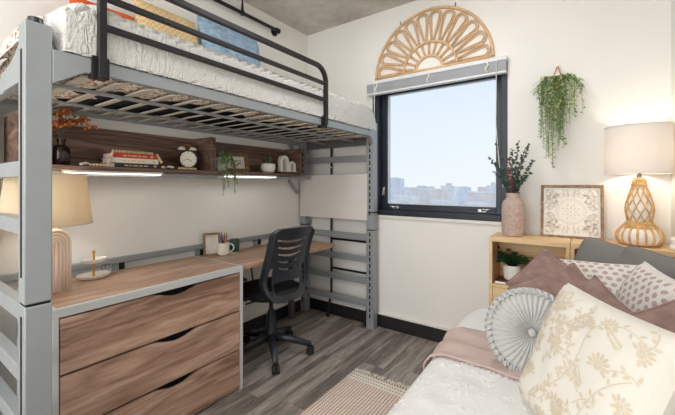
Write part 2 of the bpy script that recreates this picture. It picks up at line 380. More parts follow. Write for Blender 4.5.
# raised blind
bl = thing('window_blind', 'raised white slatted blind bunched at the top of the window', 'blind', (-1.02, YB-0.03, 2.06))
box('head_rail', 'blind_white', (WX0-0.035, WX1+0.002, YB-0.05, YB-0.002, 2.162, 2.192), bl)
for i in range(14):
    z = 2.088+i*0.0052
    MB().box(WX0-0.03, WX1-0.004, YB-0.047, YB-0.006, z, z+0.0036).build('slat', 'blind_grey', bl)
box('bottom_rail', 'blind_white', (WX0-0.03, WX1-0.002, YB-0.049, YB-0.004, 2.070, 2.086), bl)
for x in (WX0+0.07, -1.02, WX1-0.13):
    MB().tube([(x, YB-0.052, 2.165), (x+0.01, YB-0.056, 2.14), (x-0.008, YB-0.056, 2.12), (x, YB-0.053, 2.09)], 0.006, 6).build('cord_loop', 'tassel', bl, smooth=True)
MB().tube([(WX0+0.045, YB-0.045, 2.16), (WX0+0.045, YB-0.045, 1.45)], 0.004, 6).build('tilt_wand', 'blind_white', bl)
MB().tube([(WX1-0.065, YB-0.055, 2.165), (WX1-0.068, YB-0.058, 1.7), (WX1-0.045, YB-0.06, 1.42), (WX1-0.02, YB-0.06, 1.25)], 0.003, 6).build('pull_cord', 'blind_white', bl)

# ------------------------------------------------------------------ the city outside
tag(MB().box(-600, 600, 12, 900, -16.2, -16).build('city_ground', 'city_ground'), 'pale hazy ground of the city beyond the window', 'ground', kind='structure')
def at_px(px, d):      # ground point seen through the window at image column px, d metres away along y
    t = (px-337.5)/345.95; sy_, cy_ = math.sin(0.6172), math.cos(0.6172)
    return (-sy_+t*cy_)/(cy_+t*sy_)*d
def building(px0, px1, d, ztop, mat, label, roof=None, pent=False, group='hazy rooftops beyond the window'):
    x0, x1 = at_px(px0, d), at_px(px1, d)
    t = thing('city_building', label, 'building', ((x0+x1)/2, d, -16), group=group)
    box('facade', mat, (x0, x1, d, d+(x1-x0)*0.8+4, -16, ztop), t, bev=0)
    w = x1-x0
    box('parapet', 'city_hazed_roof', (x0-0.2, x1+0.2, d-0.2, d+0.4, ztop, ztop+0.5), t, bev=0)
    if pent: box('roof_house', 'city_hazed_grey', (x0+w*0.3, x0+w*0.62, d+2, d+5, ztop, ztop+1.6), t, bev=0)
    nf = max(1, int((ztop+16)/3.6)); nw = max(2, int(w/3.5))
    for i in range(nf):
        for k in range(nw):
            if ztop-1.2-i*3.6 < -9 or nw*nf > 90: continue
            xx = x0+w*(k+0.5)/nw; zz = ztop-1.2-i*3.6
            MB().box(xx-0.55, xx+0.55, d-0.06, d+0.05, zz-1.5, zz).build('window', 'city_hazed_grey', t)
    return t
building(389.5, 398, 170, 4.6, 'city_hazed_grey', 'tall grey tower block at the left of the skyline', group=None)
building(441, 453, 150, 0.3, 'city_hazed_pale', 'pale stepped block in the middle of the skyline', pent=True, group=None)
building(425, 440, 120, -0.7, 'city_hazed_brick', 'long low brick block left of the stepped skyline block', group=None)
building(407, 416, 130, -0.3, 'city_hazed_brick', 'small square brick block right of the tower', group=None)
building(487, 497, 140, 0.5, 'city_hazed_pale', 'pale block at the right end of the skyline', pent=True, group=None)
building(468, 500, 105, -1.2, 'city_hazed_brick', 'long brick block under the right end of the skyline', group=None)
building(455, 467, 220, -0.4, 'city_hazed_grey', 'grey far block between the middle and right of the skyline', group=None)
for px0, px1, d, z, mt_, lab in ((378, 390, 80, -3.2, 'city_hazed_pale', 'pale low roof at the far left bottom of the window'), (394, 409, 90, -2.2, 'city_hazed_pale', 'pale low roof in front of the tower block'),
        (412, 426, 72, -3.8, 'city_hazed_brick', 'low brick roof right below the small square block'), (431, 446, 84, -3.0, 'city_hazed_pale', 'pale low roof below the long brick block'),
        (449, 464, 76, -4.0, 'city_hazed_grey', 'low grey roof below the stepped block'), (467, 482, 82, -3.2, 'city_hazed_pale', 'pale low roof below the left half of the right brick block'),
        (487, 502, 70, -3.6, 'city_hazed_brick', 'low brick roof at the right bottom of the window'), (398, 414, 54, -5.6, 'city_hazed_pale', 'nearest pale roof at the left bottom of the pane'),
        (440, 460, 54, -6.0, 'city_hazed_brick', 'nearest brick roof at the middle bottom of the pane'), (472, 484, 50, -5.4, 'city_hazed_pale', 'nearest pale roof at the right bottom of the pane'),
        (399, 406, 190, -0.6, 'city_hazed_pale', 'narrow pale block just right of the tower'), (417, 425, 210, 0.1, 'city_hazed_grey', 'narrow grey block behind the low brick blocks')):
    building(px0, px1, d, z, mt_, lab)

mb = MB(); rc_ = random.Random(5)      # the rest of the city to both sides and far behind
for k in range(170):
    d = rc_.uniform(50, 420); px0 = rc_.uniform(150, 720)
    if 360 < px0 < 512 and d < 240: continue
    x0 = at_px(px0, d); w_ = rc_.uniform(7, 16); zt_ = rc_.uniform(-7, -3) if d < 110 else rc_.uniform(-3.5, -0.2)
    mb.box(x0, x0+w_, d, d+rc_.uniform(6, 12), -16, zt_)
tag(mb.build('city_rooftops', 'city_hazed_brick'), 'mass of pale hazy rooftops far off behind the nearer blocks', 'buildings', kind='stuff')

# ------------------------------------------------------------------ loft bed
XP, XI = -1.484, -2.332           # outer and wall-side faces
PY0, PY1 = 0.329, 2.630           # near faces of the near and far posts
P = 0.073
bed = thing('loft_bed', 'grey metal loft bed frame over the desk and the dresser', 'bed', ((XP+XI)/2, 1.5, 0))
def post(x0, x1, y0, outer):
    y1 = y0+P
    o = MB().box(x0, x1, y0, y1, 0, 0.866).box(x0, x1, y0, y1, 0.874, 1.812).build('post', 'grey_metal', bed, bev=0.004)
    MB().box(x0+0.004, x1-0.004, y0+0.004, y1-0.004, 0.864, 0.876).build('joint', 'slot_black', o)
    MB().cyl(((x0+x1)/2, (y0+y1)/2, 1.811), ((x0+x1)/2, (y0+y1)/2, 1.835), 0.024, 0.021, 16).build('post_cap', 'black_plastic', o, smooth=30)
    xm = (x0+x1)/2
    if y0 < 1:
        MB().box(xm-0.006, xm+0.006, y0-0.002, y0+0.004, 0.96, 1.72).build('slot', 'slot_black', o); MB().box(xm-0.006, xm+0.006, y0-0.002, y0+0.004, 0.10, 0.83).build('slot', 'slot_black', o)
    else:
        for k in range(14):
            for zz in (0.10, 1.00):
                z = zz+k*0.055
                if z < 1.75: MB().box(xm-0.006, xm+0.006, y0-0.002, y0+0.004, z, z+0.036).build('slot', 'slot_black', o)
    return o
for x0, x1 in ((XP-P, XP), (XI, XI+P)):
    for y in (PY0, PY1): post(x0, x1, y, x1 == XP)
RZ0, RZ1 = 1.684, 1.737
box('side_rail', 'grey_metal', (XP-0.03, XP-0.002, PY0+P, PY1, RZ0, RZ1), bed, 0.003)
box('side_rail', 'grey_metal', (XI+0.01, XI+0.045, PY0+P, PY1, 1.658, 1.722), bed, 0.003)
# gusset plates where the rails meet the posts
def gusset(pts, d): return MB().prism(pts, d).build('gusset', 'grey_metal', bed, bev=0.002)
for ya, s in ((PY0+P, 1), (PY1, -1)):
    L = 0.135 if s > 0 else 0.06
    lo = 1.617 if s > 0 else 1.62
    pts = [(XP-0.034, ya, lo), (XP-0.034, ya+s*L*0.35, lo+0.03), (XP-0.034, ya+s*L*0.7, RZ0-0.006), (XP-0.034, ya+s*L, RZ0), (XP-0.034, ya+s*L, RZ1), (XP-0.034, ya, RZ1-0.002)]
    gusset(pts, (0.036, 0, 0)); 
    gusset([(XI+0.012, p[1], p[2]-0.02) for p in pts], (0.03, 0, 0))
# near end: curved corner plates from post to end rail
for xa, s in ((XP-P, -1), (XI+P, 1)):
    pts = [(xa, PY0+0.012, 1.795)]+[(xa+s*0.28*t, PY0+0.012, 1.795-0.095*(1-(1-t)**2.0)) for t in (0.1, 0.2, 0.35, 0.5, 0.75, 1.0)]+[(xa+s*0.28, PY0+0.012, 1.628), (xa, PY0+0.012, 1.628)]
    gusset(pts, (0, 0.007, 0))
box('end_rail', 'grey_metal', (XI+P, XP-P, PY0+0.02, PY0+0.05, 1.63, 1.70), bed, 0.003)
box('end_rail', 'dark_grey_metal', (XI+P, XP-P, PY1+0.02, PY1+0.05, 1.62, 1.70), bed, 0.003)
for z in (1.325, 1.122, 0.822, 0.605, 0.41, 0.21): box('rung', 'grey_metal', (XI+P, XP-P, PY0+0.012, PY0+0.052, z-0.028, z+0.028), bed, 0.003)
for z in (1.505, 0.80, 0.605, 0.41, 0.21): box('rung', 'grey_metal', (XI+P, XP-P, PY1+0.012, PY1+0.042, z-0.027, z+0.027), bed, 0.003)
# slats and the long bars under the mattress
for k in range(18):
    y = 0.52+k*0.112
    MB().obox(((XP+XI)/2, y, 1.676), ((XP-XI)/2-0.03, 0, 0), (0, 0.024, 0.006), (0, -0.001, 0.003)).build('slat', 'slat_cream', bed)
box('long_bar', 'grey_metal', (-1.71, -1.688, PY0+0.05, PY1+0.02, 1.655, 1.668), bed, 0.002)
box('long_bar', 'grey_metal', (-2.05, -2.028, PY0+0.05, PY1+0.02, 1.655, 1.668), bed, 0.002)
box('strap', 'black_plastic', (XP-P-0.004, XP+0.004, PY1-0.004, PY1+P+0.004, 1.02, 1.032), bed, 0.001)
for y in (0.97, 1.52, 2.08):    # wall-side brackets carrying the long wall rail
    box('wall_bracket', 'black_metal', (XW+0.005, XW+0.03, y-0.012, y+0.012, 0.745, 0.80), bed, 0.002)
    box('bracket_plate', 'grey_metal', (XW+0.004, XW+0.024, y-0.05, y-0.02, 0.742, 0.80), bed, 0.002)
box('wall_rail', 'grey_metal', (XW+0.004, XW+0.036, PY0+P, PY1, 0.792, 0.826), bed, 0.003)
box('shelf_rail', 'grey_metal', (-2.20, -2.165, PY0+P, PY1, 1.315, 1.342), bed, 0.003)
for y in (2.50,):   # diagonal braces at the far wall-side post
    MB().obox((XI+0.034, y, 1.245), (0.012, 0, 0), (0, 0.062, -0.062), (0, 0.009, 0.009)).build('brace', 'grey_metal', bed)
    MB().obox((XI+0.034, y, 1.60), (0.012, 0, 0), (0, 0.062, -0.062), (0, 0.009, 0.009)).build('brace', 'grey_metal', bed)
# foot board panel between the far posts
tag(box('privacy_panel', 'board_white', (XI+0.02, XP-0.055, PY1-0.022, PY1-0.002, 0.955, 1.362), bev=0.003), 'plain off-white board hung across the far end of the loft bed', 'panel')

# guard rail
gr = thing('guard_rail', 'black metal guard rail clamped on the loft bed side', 'guard rail', (XP+0.02, 1.24, 1.66))
gx = XP+0.018
def sq_tube(pts, w, t, nm):
    o = MB().tube(pts, w*0.7071, 4, up=(1, 0, 0)).build(nm, 'black_metal', gr, bev=0.002); return o
ya, yc = 0.545, 1.925
sq_tube([(gx, ya, 1.665), (gx, ya, 1.98)]+[(gx, ya+0.1*(1-math.cos(t)), 1.98+0.1*math.sin(t)) for t in (0.26, 0.52, 0.79, 1.05, 1.31, 1.57)]
        + [(gx, yc-0.1+0.1*math.sin(t), 1.98+0.1*math.cos(t)) for t in (0, 0.26, 0.52, 0.79, 1.05, 1.31, 1.57)]+[(gx, yc, 1.685)], 0.026, 0.026, 'hoop')
for z in (1.972, 1.860): sq_tube([(gx, ya+0.012, z), (gx, yc-0.012, z)], 0.022, 0.022, 'bar')
for y in (ya, yc):
    c = box('clamp', 'black_metal', (XP-0.036, XP+0.004, y-0.028, y+0.028, RZ0-0.016, RZ0-0.001), gr)
    box('clamp_plate', 'black_metal', (XP-0.001, XP+0.008, y-0.030, y+0.030, RZ0-0.016, RZ1+0.012), c)
    MB().cyl((XP+0.0, y-0.034, RZ0-0.006), (XP+0.0, y-0.022, RZ0-0.006), 0.006, n=10).build('bolt', 'black_metal', c)

# loft mattress, sheet, comforter
mt = thing('loft_mattress', 'mattress in a floral fitted sheet with navy underside on the loft bed', 'mattress', (-1.9, 1.5, 1.69))
MX0, MX1, MY0, MY1 = XI+0.05, XP-0.04, PY0+P+0.01, PY1-0.005
MB().box(MX0, MX1, MY0, MY1, 1.6915, 1.86).build('mattress_core', 'floral_sheet', mt, bev=0.03)
MB().box(MX0+0.04, MX1-0.04, MY0+0.04, MY1-0.04, 1.6895, 1.6925).build('base_cloth', 'navy_fabric', mt)
mb = MB(); rim = []
N = 60
def rimpt(s, inn):
    per = [(MX0, MY0), (MX1, MY0), (MX1, MY1), (MX0, MY1)]
    k = int(s*4) % 4; t = s*4-int(s*4); a, bb = per[k], per[(k+1) % 4]
    px_, py_ = a[0]+(bb[0]-a[0])*t, a[1]+(bb[1]-a[1])*t
    if inn:
        d = 0.15+0.05*math.sin(s*71)+0.03*math.sin(s*173)
        px_ += (-1 if px_ > (MX0+MX1)/2 else 1)*d if k in (1, 3) else 0
        if k in (0, 2): py_ += (d+0.06 if k == 0 else -d)
        px_ = min(max(px_, MX0+0.1), MX1-0.12); py_ = min(max(py_, MY0+0.16), MY1-0.16)
    return px_, py_
for i in range(N*4):
    a = rimpt(i/(N*4), 0); c = rimpt(i/(N*4), 1)
    mb.v += [(a[0], a[1], 1.6885), (c[0], c[1], 1.6875)]
K = N*4
for i in range(K): mb.f.append((2*i, 2*((i+1) % K), 2*((i+1) % K)+1, 2*i+1))
o = mb.build('fitted_sheet', 'floral_sheet', mt); so = o.modifiers.new('thickness', 'SOLIDIFY'); so.thickness = 0.0015
# comforter: over the mattress and down both sides to the rail
def comf(u, v):
    y = MY0-0.05+(MY1+0.045-MY0+0.05)*v
    # end rounding
    e0 = min(1, v/0.06+0.05); e1 = min(1, (1-v)/0.06)
    er = math.sqrt(max(0, 1-(1-e0)**2))*math.sqrt(max(0, 1-(1-e1)**2))
    zt = 1.955+0.010*fbm(y*1.7, 3.1)-0.045*math.exp(-((y-0.37)/0.10)**2)
    if u < 0.62:
        x = MX0+0.01+(MX1+0.03-MX0-0.01)*(u/0.62); z = zt-0.03*(1-u/0.62)
        edge = max(0, (u/0.62-0.86)/0.14); z -= 0.022*edge**2; 
    else:
        t = (u-0.62)/0.38
        x = MX1+0.03+0.030*math.sin(t*PI*0.9)**0.7; z = zt-0.022-(zt-0.022-1.738)*(t*0.9+0.1*t*t)
    hang = max(0, (u-0.5)/0.5)
    q = math.sin(PI*(y/0.062+0.35*math.sin(2*PI*u/0.11)))
    k = 0.016*(abs(q)-0.5)*(0.7+0.7*noise.noise((y*4, u*5, 2)))+0.008*noise.noise((y*9, u*9, 5))+0.003*noise.noise((y*50, u*50, 5))
    x += k*(1 if u > 0.6 else 0.15); z += (k*0.6 if u <= 0.64 else k*0.2)
    z = 1.7385+(z-1.7385)*(0.12+0.88*er) if z > 1.7385 else z
    lim = XP+0.006 if y > PY0+P+0.035 else XP-P-0.006+(P+0.012)*max(0, (y-PY0-P-0.004)/0.031)
    return (min(x, lim), y, max(z, 1.7385))
MB().grid(comf, 130, 520).build('comforter', 'comforter_white', smooth=True)
cf = bpy.data.objects['comforter']; tag(cf, 'white textured comforter spread over the loft bed', 'comforter')

# ------------------------------------------------------------------ pillows
def psurf(w, h, t, side, sag=0.0, seed=0, pinch=0.07, wr=0.006, rc=0.0):
    def fn(u, v):
        a, c = 2*u-1, 2*v-1
        x = w/2*a*(1-pinch*(1-a*a)*0-pinch*(c*c-0.0)*(1-abs(a))*0) ; z = h/2*c
        x = w/2*a*(1-pinch*(1-c*c)*abs(a)**3); z = h/2*c*(1-pinch*(1-a*a)*abs(c)**3)
        x *= 1-rc*(a*a*c*c)**2; z *= 1-rc*(a*a*c*c)**2
        th = t/2*(max(0, 1-a**4)*max(0, 1-c**4))**0.5
        th *= 1-0.25*max(0, c)*1.0*sag
        nz = wr*(fbm(x*7+seed, z*7, seed)+0.8*math.sin((x+z)*22+seed*3)*noise.noise((x*5, z*5, seed)))*min(1, th/(t*0.2)) if t else 0
        return Vector((x, side*(th)+nz, z))
    return fn
def pillow(name, label, w, h, t, mat, loc, rot, cat='pillow', group=None, seed=0, sag=0, pinch=0.07, piping=None, n=26, wr=0.006, tilt=0, rc=0.02):
    # loc: where the lowest edge rests; rot: euler applied about it
    R = (Matrix.Rotation(rot[2], 4, 'Z') @ Matrix.Rotation(rot[0], 4, 'X') @ Matrix.Rotation(rot[1], 4, 'Y'))
    root = thing(name, label, cat, loc, R.to_euler(), group)
    f, bk = psurf(w, h, t, -1, sag, seed, pinch, wr, rc), psurf(w, h, t, 1, sag, seed+9, pinch, wr, rc)
    mb = MB(); mb.grid(f, n, n); mb.grid(lambda u, v: bk(1-u, v), n, n)
    o = mb.build('cover', mat, root, local=True, smooth=True)
    if piping:
        e = [f(0.0+i/24, 0) for i in range(24)]+[f(1, i/24) for i in range(24)]+[f(1-i/24, 1) for i in range(24)]+[f(0, 1-i/24) for i in range(24)]
        MB().tube(e, piping[1], 6, closed=True).build('piping', piping[0], root, local=True, smooth=True)
    return root, f
def decal(parent, name, mat, shapes, f, off=0.0008):
    mb = MB()
    for poly in shapes:
        pts = []
        for (a, c) in poly:
            u, v = (a+1)/2, (c+1)/2
            p = f(u, v); p = Vector(p); p.y -= off; pts.append(p)
        k = len(pts); cen = sum(pts, Vector())/k
        ca = sum(q[0] for q in poly)/k; cc = sum(q[1] for q in poly)/k
        cen = Vector(f((ca+1)/2, (cc+1)/2)); cen.y -= off
        mb.add(pts+[cen], [(i, (i+1) % k, k) for i in range(k)])
    o = mb.build(name, mat, parent, local=True, smooth=True); o['kind'] = 'stuff'; return o
def ell(cx, cy, rx, ry, a=0, n=10, tip=0):
    out = []
    for i in range(n):
        t = 2*PI*i/n; x, y = rx*math.cos(t), ry*math.sin(t)*(1-tip*(math.cos(t)))
        out.append((cx+x*math.cos(a)-y*math.sin(a), cy+x*math.sin(a)+y*math.cos(a)))
    return out
def inside(poly, m=0.93): return all(abs(x) < m and abs(y) < m for x, y in poly)

# pillows on the loft bed
lz = 1.90
pillow('floral_pillow', 'white pillow with red and navy flowers at the near end of the loft', 0.50, 0.26, 0.12, 'floral_pillow', (-1.86, 0.50, 1.885), (math.radians(-72), 0, 0), seed=2)
def lean(name, label, w, h, t, mat, y, x, rx=0.28, seed=0, **k):
    return pillow(name, label, w, h, t, mat, (x, y, 1.93+h/2*math.cos(rx)), (-rx, 0, -PI/2+PI), seed=seed, **k)
def lean_wall(name, label, w, h, t, mat, y, x, rx, seed, **k):
    # leans on the left wall, face towards +x
    return pillow(name, label, w, h, t, mat, (x, y, 1.925+h/2*math.cos(rx)), (-rx, 0, PI/2), seed=seed, **k)
lean_wall('orange_pillow', 'orange pillow behind the guard rail on the loft', 0.34, 0.37, 0.09, 'orange_fabric', 0.83, -2.17, 0.25, 3)
lean_wall('straw_pillow', 'natural straw-weave pillow against the wall on the loft', 0.42, 0.50, 0.12, 'straw', 1.19, -2.16, 0.25, 4)
lean_wall('blue_pillow', 'blue patterned knit pillow against the wall on the loft', 0.56, 0.56, 0.13, 'blue_knit', 1.67, -2.14, 0.22, 5)
lean_wall('tan_pillow', 'tan pillow mostly hidden behind the blue pillow on the loft', 0.40, 0.46, 0.08, 'straw', 1.79, -2.245, 0.12, 6)

# black pipe on the left wall
pp = thing('wall_pipe', 'black metal pipe rail fixed high on the left wall', 'pipe', (XW, 1.8, 2.68))
px_ = XW+0.05
MB().tube([(px_, 0.6, 2.682), (px_, 2.27, 2.682)], 0.015, 10).build('pipe', 'black_metal', pp, smooth=40)
MB().tube([(px_, 2.255, 2.682), (px_, 2.29, 2.682)], 0.023, 12).tube([(px_+0.012, 2.275, 2.682), (XW+0.006, 2.275, 2.682)], 0.018, 12).build('elbow', 'black_metal', pp, smooth=40)
MB().cyl((XW, 2.275, 2.682), (XW+0.008, 2.275, 2.682), 0.038, n=20).build('flange', 'black_metal', pp, smooth=40)
MB().tube([(px_, 1.87, 2.682), (px_, 1.87, 2.71), (px_, 1.87, ZC-0.006)], [0.016, 0.012, 0.005], 8).cyl((px_, 1.862, 2.682), (px_, 1.878, 2.682), 0.022, n=12).build('hanger', 'black_metal', pp, smooth=40)

# ------------------------------------------------------------------ black ladder behind the far end
ld = thing('ladder', 'black metal ladder stored behind the far end of the loft bed', 'ladder', (-1.8, 2.70, 0))
def lad_y(z): return 2.672+0.045*min(1, z/0.12) if z < 0.12 else 2.717
for x in (-2.005, -1.588):
    o = MB().tube([(x, 2.665, 0.012), (x, 2.70, 0.17), (x, 2.722, 0.22), (x, 2.722, 1.68)], 0.011, 8).build('upright', 'black_metal', ld, smooth=40)
    MB().tube([(x, 2.663, 0.0), (x, 2.67, 0.03)], 0.018, 10).build('rubber_foot', 'rubber', o)
    MB().tube([(x-0.018, 2.70, 1.435), (x+0.018, 2.70, 1.435)], 0.009, 6).build('clip', 'white_trim', o)
for z in (0.19, 0.46, 0.745, 1.03, 1.33): MB().tube([(-2.0, 2.722, z), (-1.59, 2.722, z)], 0.010, 8).build('rung', 'black_metal', ld, smooth=40)

# ------------------------------------------------------------------ wall shelves under the loft
def shelf_unit(name, label, y0, y1, strip):
    t = thing(name, label, 'shelf', (-2.2, (y0+y1)/2, 1.345), group=None)
    xf = -2.105
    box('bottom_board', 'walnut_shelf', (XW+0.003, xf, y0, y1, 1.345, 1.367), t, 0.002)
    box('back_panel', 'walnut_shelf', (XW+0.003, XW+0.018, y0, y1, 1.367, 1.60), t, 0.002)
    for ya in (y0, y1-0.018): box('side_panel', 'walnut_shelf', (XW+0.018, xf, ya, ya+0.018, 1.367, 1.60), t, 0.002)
    ls = box('light_strip', 'white_trim', (xf-0.052, xf-0.010, strip[0], strip[1], 1.331, 1.345), t, 0.003)
    MB().box(xf-0.044, xf-0.018, strip[0]+0.01, strip[1]-0.01, 1.3285, 1.3312).build('diffuser', 'led_diffuser', ls)
    return t
shelf_unit('wall_shelf', 'long brown wood shelf box holding the books and clock', 0.44, 1.466, (0.62, 1.12))
shelf_unit('wall_shelf', 'brown wood shelf box holding the trailing plant and white arches', 1.470, 2.400, (1.58, 2.10))
SZ = 1.367

# amber bottle with dried flowers
t = thing('amber_bottle', 'dark amber glass bottle on the shelf by the bed post', 'bottle', (-2.20, 0.632, SZ))
MB().lathe([(0.034, 0), (0.038, 0.006), (0.038, 0.082), (0.032, 0.098), (0.017, 0.108), (0.016, 0.128), (0.021, 0.130), (0.021, 0.138), (0.014, 0.138)], 24, (-2.20, 0.632, SZ)).build('bottle_body', 'amber_glass', t, smooth=40)
t = thing('dried_flowers', 'bunch of orange dried flowers in the amber bottle', 'flowers', (-2.20, 0.632, SZ+0.13))
for k in range(15):
    a = rnd.uniform(0, 2*PI); r = rnd.uniform(0.015, 0.10); dy = r*math.sin(a)*1.15+0.0; dx = r*math.cos(a)*0.7; h = rnd.uniform(0.07, 0.17)-r*0.25
    if k == 0: dy, dx, h = 0.125, 0.03, 0.085
    if k == 1: dy, dx, h = 0.10, 0.0, 0.13
    p0 = Vector((-2.20, 0.632, SZ+0.13)); p1 = p0+Vector((dx*0.4, dy*0.4, h*0.6)); p2 = p0+Vector((dx, dy, h))
    st = MB().tube([p0, p1, p2], 0.0012, 5).build('stem', 'stem', t)
    mb = MB()
    for q in range(26):
        d = Vector((rnd.gauss(0, 1), rnd.gauss(0, 1), rnd.gauss(0, 0.45)))*0.015
        mb.sphere(p2+d, rnd.uniform(0.004, 0.008), 5, 4)
    mb.build('flower_head', 'dried_orange' if rnd.random() < 0.62 else 'dried_brown', st)

# books, garland
def book(label, mat, y0, y1, z, h, x0, x1):
    t = thing('book', label, 'book', ((x0+x1)/2, (y0+y1)/2, z), group='books stacked flat on the shelf')
    MB().box(x0+0.004, x1-0.004, y0+0.004, y1-0.004, z+0.003, z+h-0.003).build('pages', 'paper', t)
    mb = MB(); mb.box(x0, x1, y0, y1, z, z+0.003).box(x0, x1, y0, y1, z+h-0.003, z+h).box(x1-0.004, x1, y0, y1, z+0.003, z+h-0.003); mb.build('cover', mat, t)
    mb = MB(); y = y0+0.05
    for w in (0.02, 0.012, 0.028, 0.018, 0.024):
        mb.box(x1, x1+0.0006, y, y+w, z+h*0.36, z+h*0.6); y += w+0.007
    mb.box(x1, x1+0.0006, y1-0.035, y1-0.02, z+h*0.3, z+h*0.7); mb.build('spine_print', 'gold_foil', t)
book('navy hardback at the bottom of the book stack on the shelf', 'book_navy', 0.855, 1.105, SZ, 0.026, -2.28, -2.13)
book('cream hardback in the middle of the book stack on the shelf', 'book_white', 0.845, 1.100, SZ+0.026, 0.029, -2.285, -2.135)
book('red hardback on top of the book stack on the shelf', 'book_red', 0.85, 1.088, SZ+0.055, 0.028, -2.285, -2.135)
gar = thing('bead_garland', 'wooden bead garland with white tassels draped over the books', 'garland', (-2.15, 1.0, SZ))
path = []
def seg(a, bb, nn):
    a, bb = Vector(a), Vector(bb)
    for i in range(nn): path.append(a.lerp(bb, i/nn))
br = 0.0085; zt = SZ+0.083+br
seg((-2.145, 0.745, SZ+br), (-2.118, 0.815, SZ+br), 5); seg((-2.118, 0.815, SZ+br+0.003), (-2.128, 0.838, SZ+0.055), 4); seg((-2.128, 0.839, SZ+0.066), (-2.15, 0.855, zt), 2)
seg((-2.15, 0.855, zt), (-2.15, 1.085, zt), 14); seg((-2.147, 1.10, zt-0.008), (-2.12, 1.117, SZ+0.03), 5); seg((-2.12, 1.12, SZ+br+0.003), (-2.124, 1.14, SZ+br), 2)
for i, p in enumerate(path): MB().sphere(p, br, 8, 6).build('bead', 'bead', gar, smooth=True)
for y, s in ((0.745, -1), (1.145, 1)):
    mb = MB()
    for q in range(22):
        a = rnd.uniform(-0.5, 0.5)
        mb.tube([(-2.14 if s < 0 else -2.124, y, SZ+0.010), (-2.14+0.02*a, y+s*0.025, SZ+0.012+0.010*rnd.random()), (-2.14+0.045*a, y+s*0.05, SZ+0.004+0.012*rnd.random())], 0.0022, 4)
    mb.build('tassel', 'tassel', gar)
# second garland end by the clock
mb = thing('bead_strand', 'short string of wooden beads lying below the clock', 'beads', (-2.13, 1.27, SZ))
for i in range(8): MB().sphere((-2.118, 1.225+i*0.0165, SZ+0.0075), 0.0075, 8, 6).build('bead', 'bead', mb, smooth=True)

# alarm clock
ck = thing('alarm_clock', 'twin-bell alarm clock with copper handle on the shelf', 'clock', (-2.185, 1.322, SZ), (0, 0, math.radians(-14)))
def L(mb, nm, mat, par, **k): return mb.build(nm, mat, par, local=True, **k)
cc = Vector((0, 0, 0.073)); R = 0.060
L(MB().cyl(cc+Vector((-0.022, 0, 0)), cc+Vector((0.022, 0, 0)), R, n=36), 'case', 'dark_bronze', ck, smooth=40)
face = L(MB().cyl(cc+Vector((0.020, 0, 0)), cc+Vector((0.0235, 0, 0)), R*0.88, n=36), 'dial', 'clock_face', ck, smooth=40)
for a, ln, w in ((2.2, 0.026, 0.003), (-1.85, 0.038, 0.0022)):
    d = Vector((0, math.sin(a), math.cos(a))); sd = Vector((0, math.cos(a), -math.sin(a)))
    L(MB().obox(cc+Vector((0.0245, 0, 0))+d*ln/2, d*ln/2, sd*w/2, (0.0006, 0, 0)), 'hand', 'slot_black', face)
for k in range(12):
    d = Vector((0, math.sin(k*PI/6), math.cos(k*PI/6))); sd = Vector((0, math.cos(k*PI/6), -math.sin(k*PI/6)))
    L(MB().obox(cc+Vector((0.0238, 0, 0))+d*R*0.76, d*0.004, sd*0.0012, (0.0005, 0, 0)), 'hour_mark', 'slot_black', face)
for s in (-1, 1):
    c = cc+Vector((0, s*0.036, 0.063))
    L(MB().lathe([(0.024, 0), (0.023, 0.008), (0.017, 0.017), (0.006, 0.021), (0.0001, 0.021)], 16, c), 'bell', 'clock_face', ck, smooth=40)
    L(MB().tube([cc+Vector((0, s*0.03, -0.045)), (0, s*0.04, 0.0)], [0.005, 0.007], 8), 'foot', 'copper', ck)
L(MB().tube([(0, 0.03*math.cos(t), 0.138+0.034*math.sin(t)) for t in [PI*i/10 for i in range(11)]], 0.0045, 8), 'handle', 'copper', ck, smooth=True)

# trailing plant in a white pot
tp = thing('plant_pot', 'white pot on the shelf overflowing with a trailing plant', 'pot', (-2.175, 1.585, SZ))
MB().lathe([(0.036, 0), (0.042, 0.01), (0.048, 0.08), (0.05, 0.1), (0.044, 0.1), (0.04, 0.09), (0.0001, 0.09)], 24, (-2.175, 1.585, SZ)).build('pot_body', 'ceramic_white', tp, smooth=40)
tr_ = thing('trailing_plant', 'green trailing plant hanging over the shelf edge', 'plant', (-2.175, 1.585, SZ+0.09))
for k in range(30):
    a = rnd.uniform(-0.3*PI, 0.3*PI) if k < 16 else rnd.uniform(0, 2*PI)
    r = 0.06; dn = rnd.choice((0.05, 0.09, 0.12, 0.17)) if k >= 6 else (0.28, 0.24, 0.22, 0.27, 0.2, 0.18)[k]
    if k < 6: a = (-0.62, -0.5, -0.3, 0.75, 0.9, 0.6)[k]
    dx, dy = math.cos(a), math.sin(a)
    out = max(0.05, (0.085 if k < 16 else 0.05))
    p = [Vector((-2.175+dx*0.02, 1.585+dy*0.02, SZ+0.095)), Vector((-2.175+dx*out*0.8, 1.585+dy*out*0.7, SZ+0.128+0.01*rnd.random())), Vector((-2.175+dx*out*1.12, 1.585+dy*out*1.0, SZ+0.06))]
    if k < 16: p.append(Vector((max(-2.09, p[-1].x+0.02), p[-1].y+rnd.uniform(-0.01, 0.01), SZ+0.105-dn)))
    st = MB().tube(p, 0.0015, 4).build('stem', 'leaf_green', tr_)
    mb = MB()
    for j in range(len(p)-1):
        nn = int((p[j+1]-p[j]).length/0.006)+1
        for q in range(nn):
            b0 = p[j].lerp(p[j+1], q/nn); d = Vector((rnd.gauss(0, 1), rnd.gauss(0, 1), rnd.gauss(-0.3, 0.7)))
            mb.leaf(b0, d, (0, 0, 1), rnd.uniform(0.012, 0.02), rnd.uniform(0.007, 0.011))
    mb.build('leaves', 'leaf_green' if k % 3 else 'leaf_sage', st)

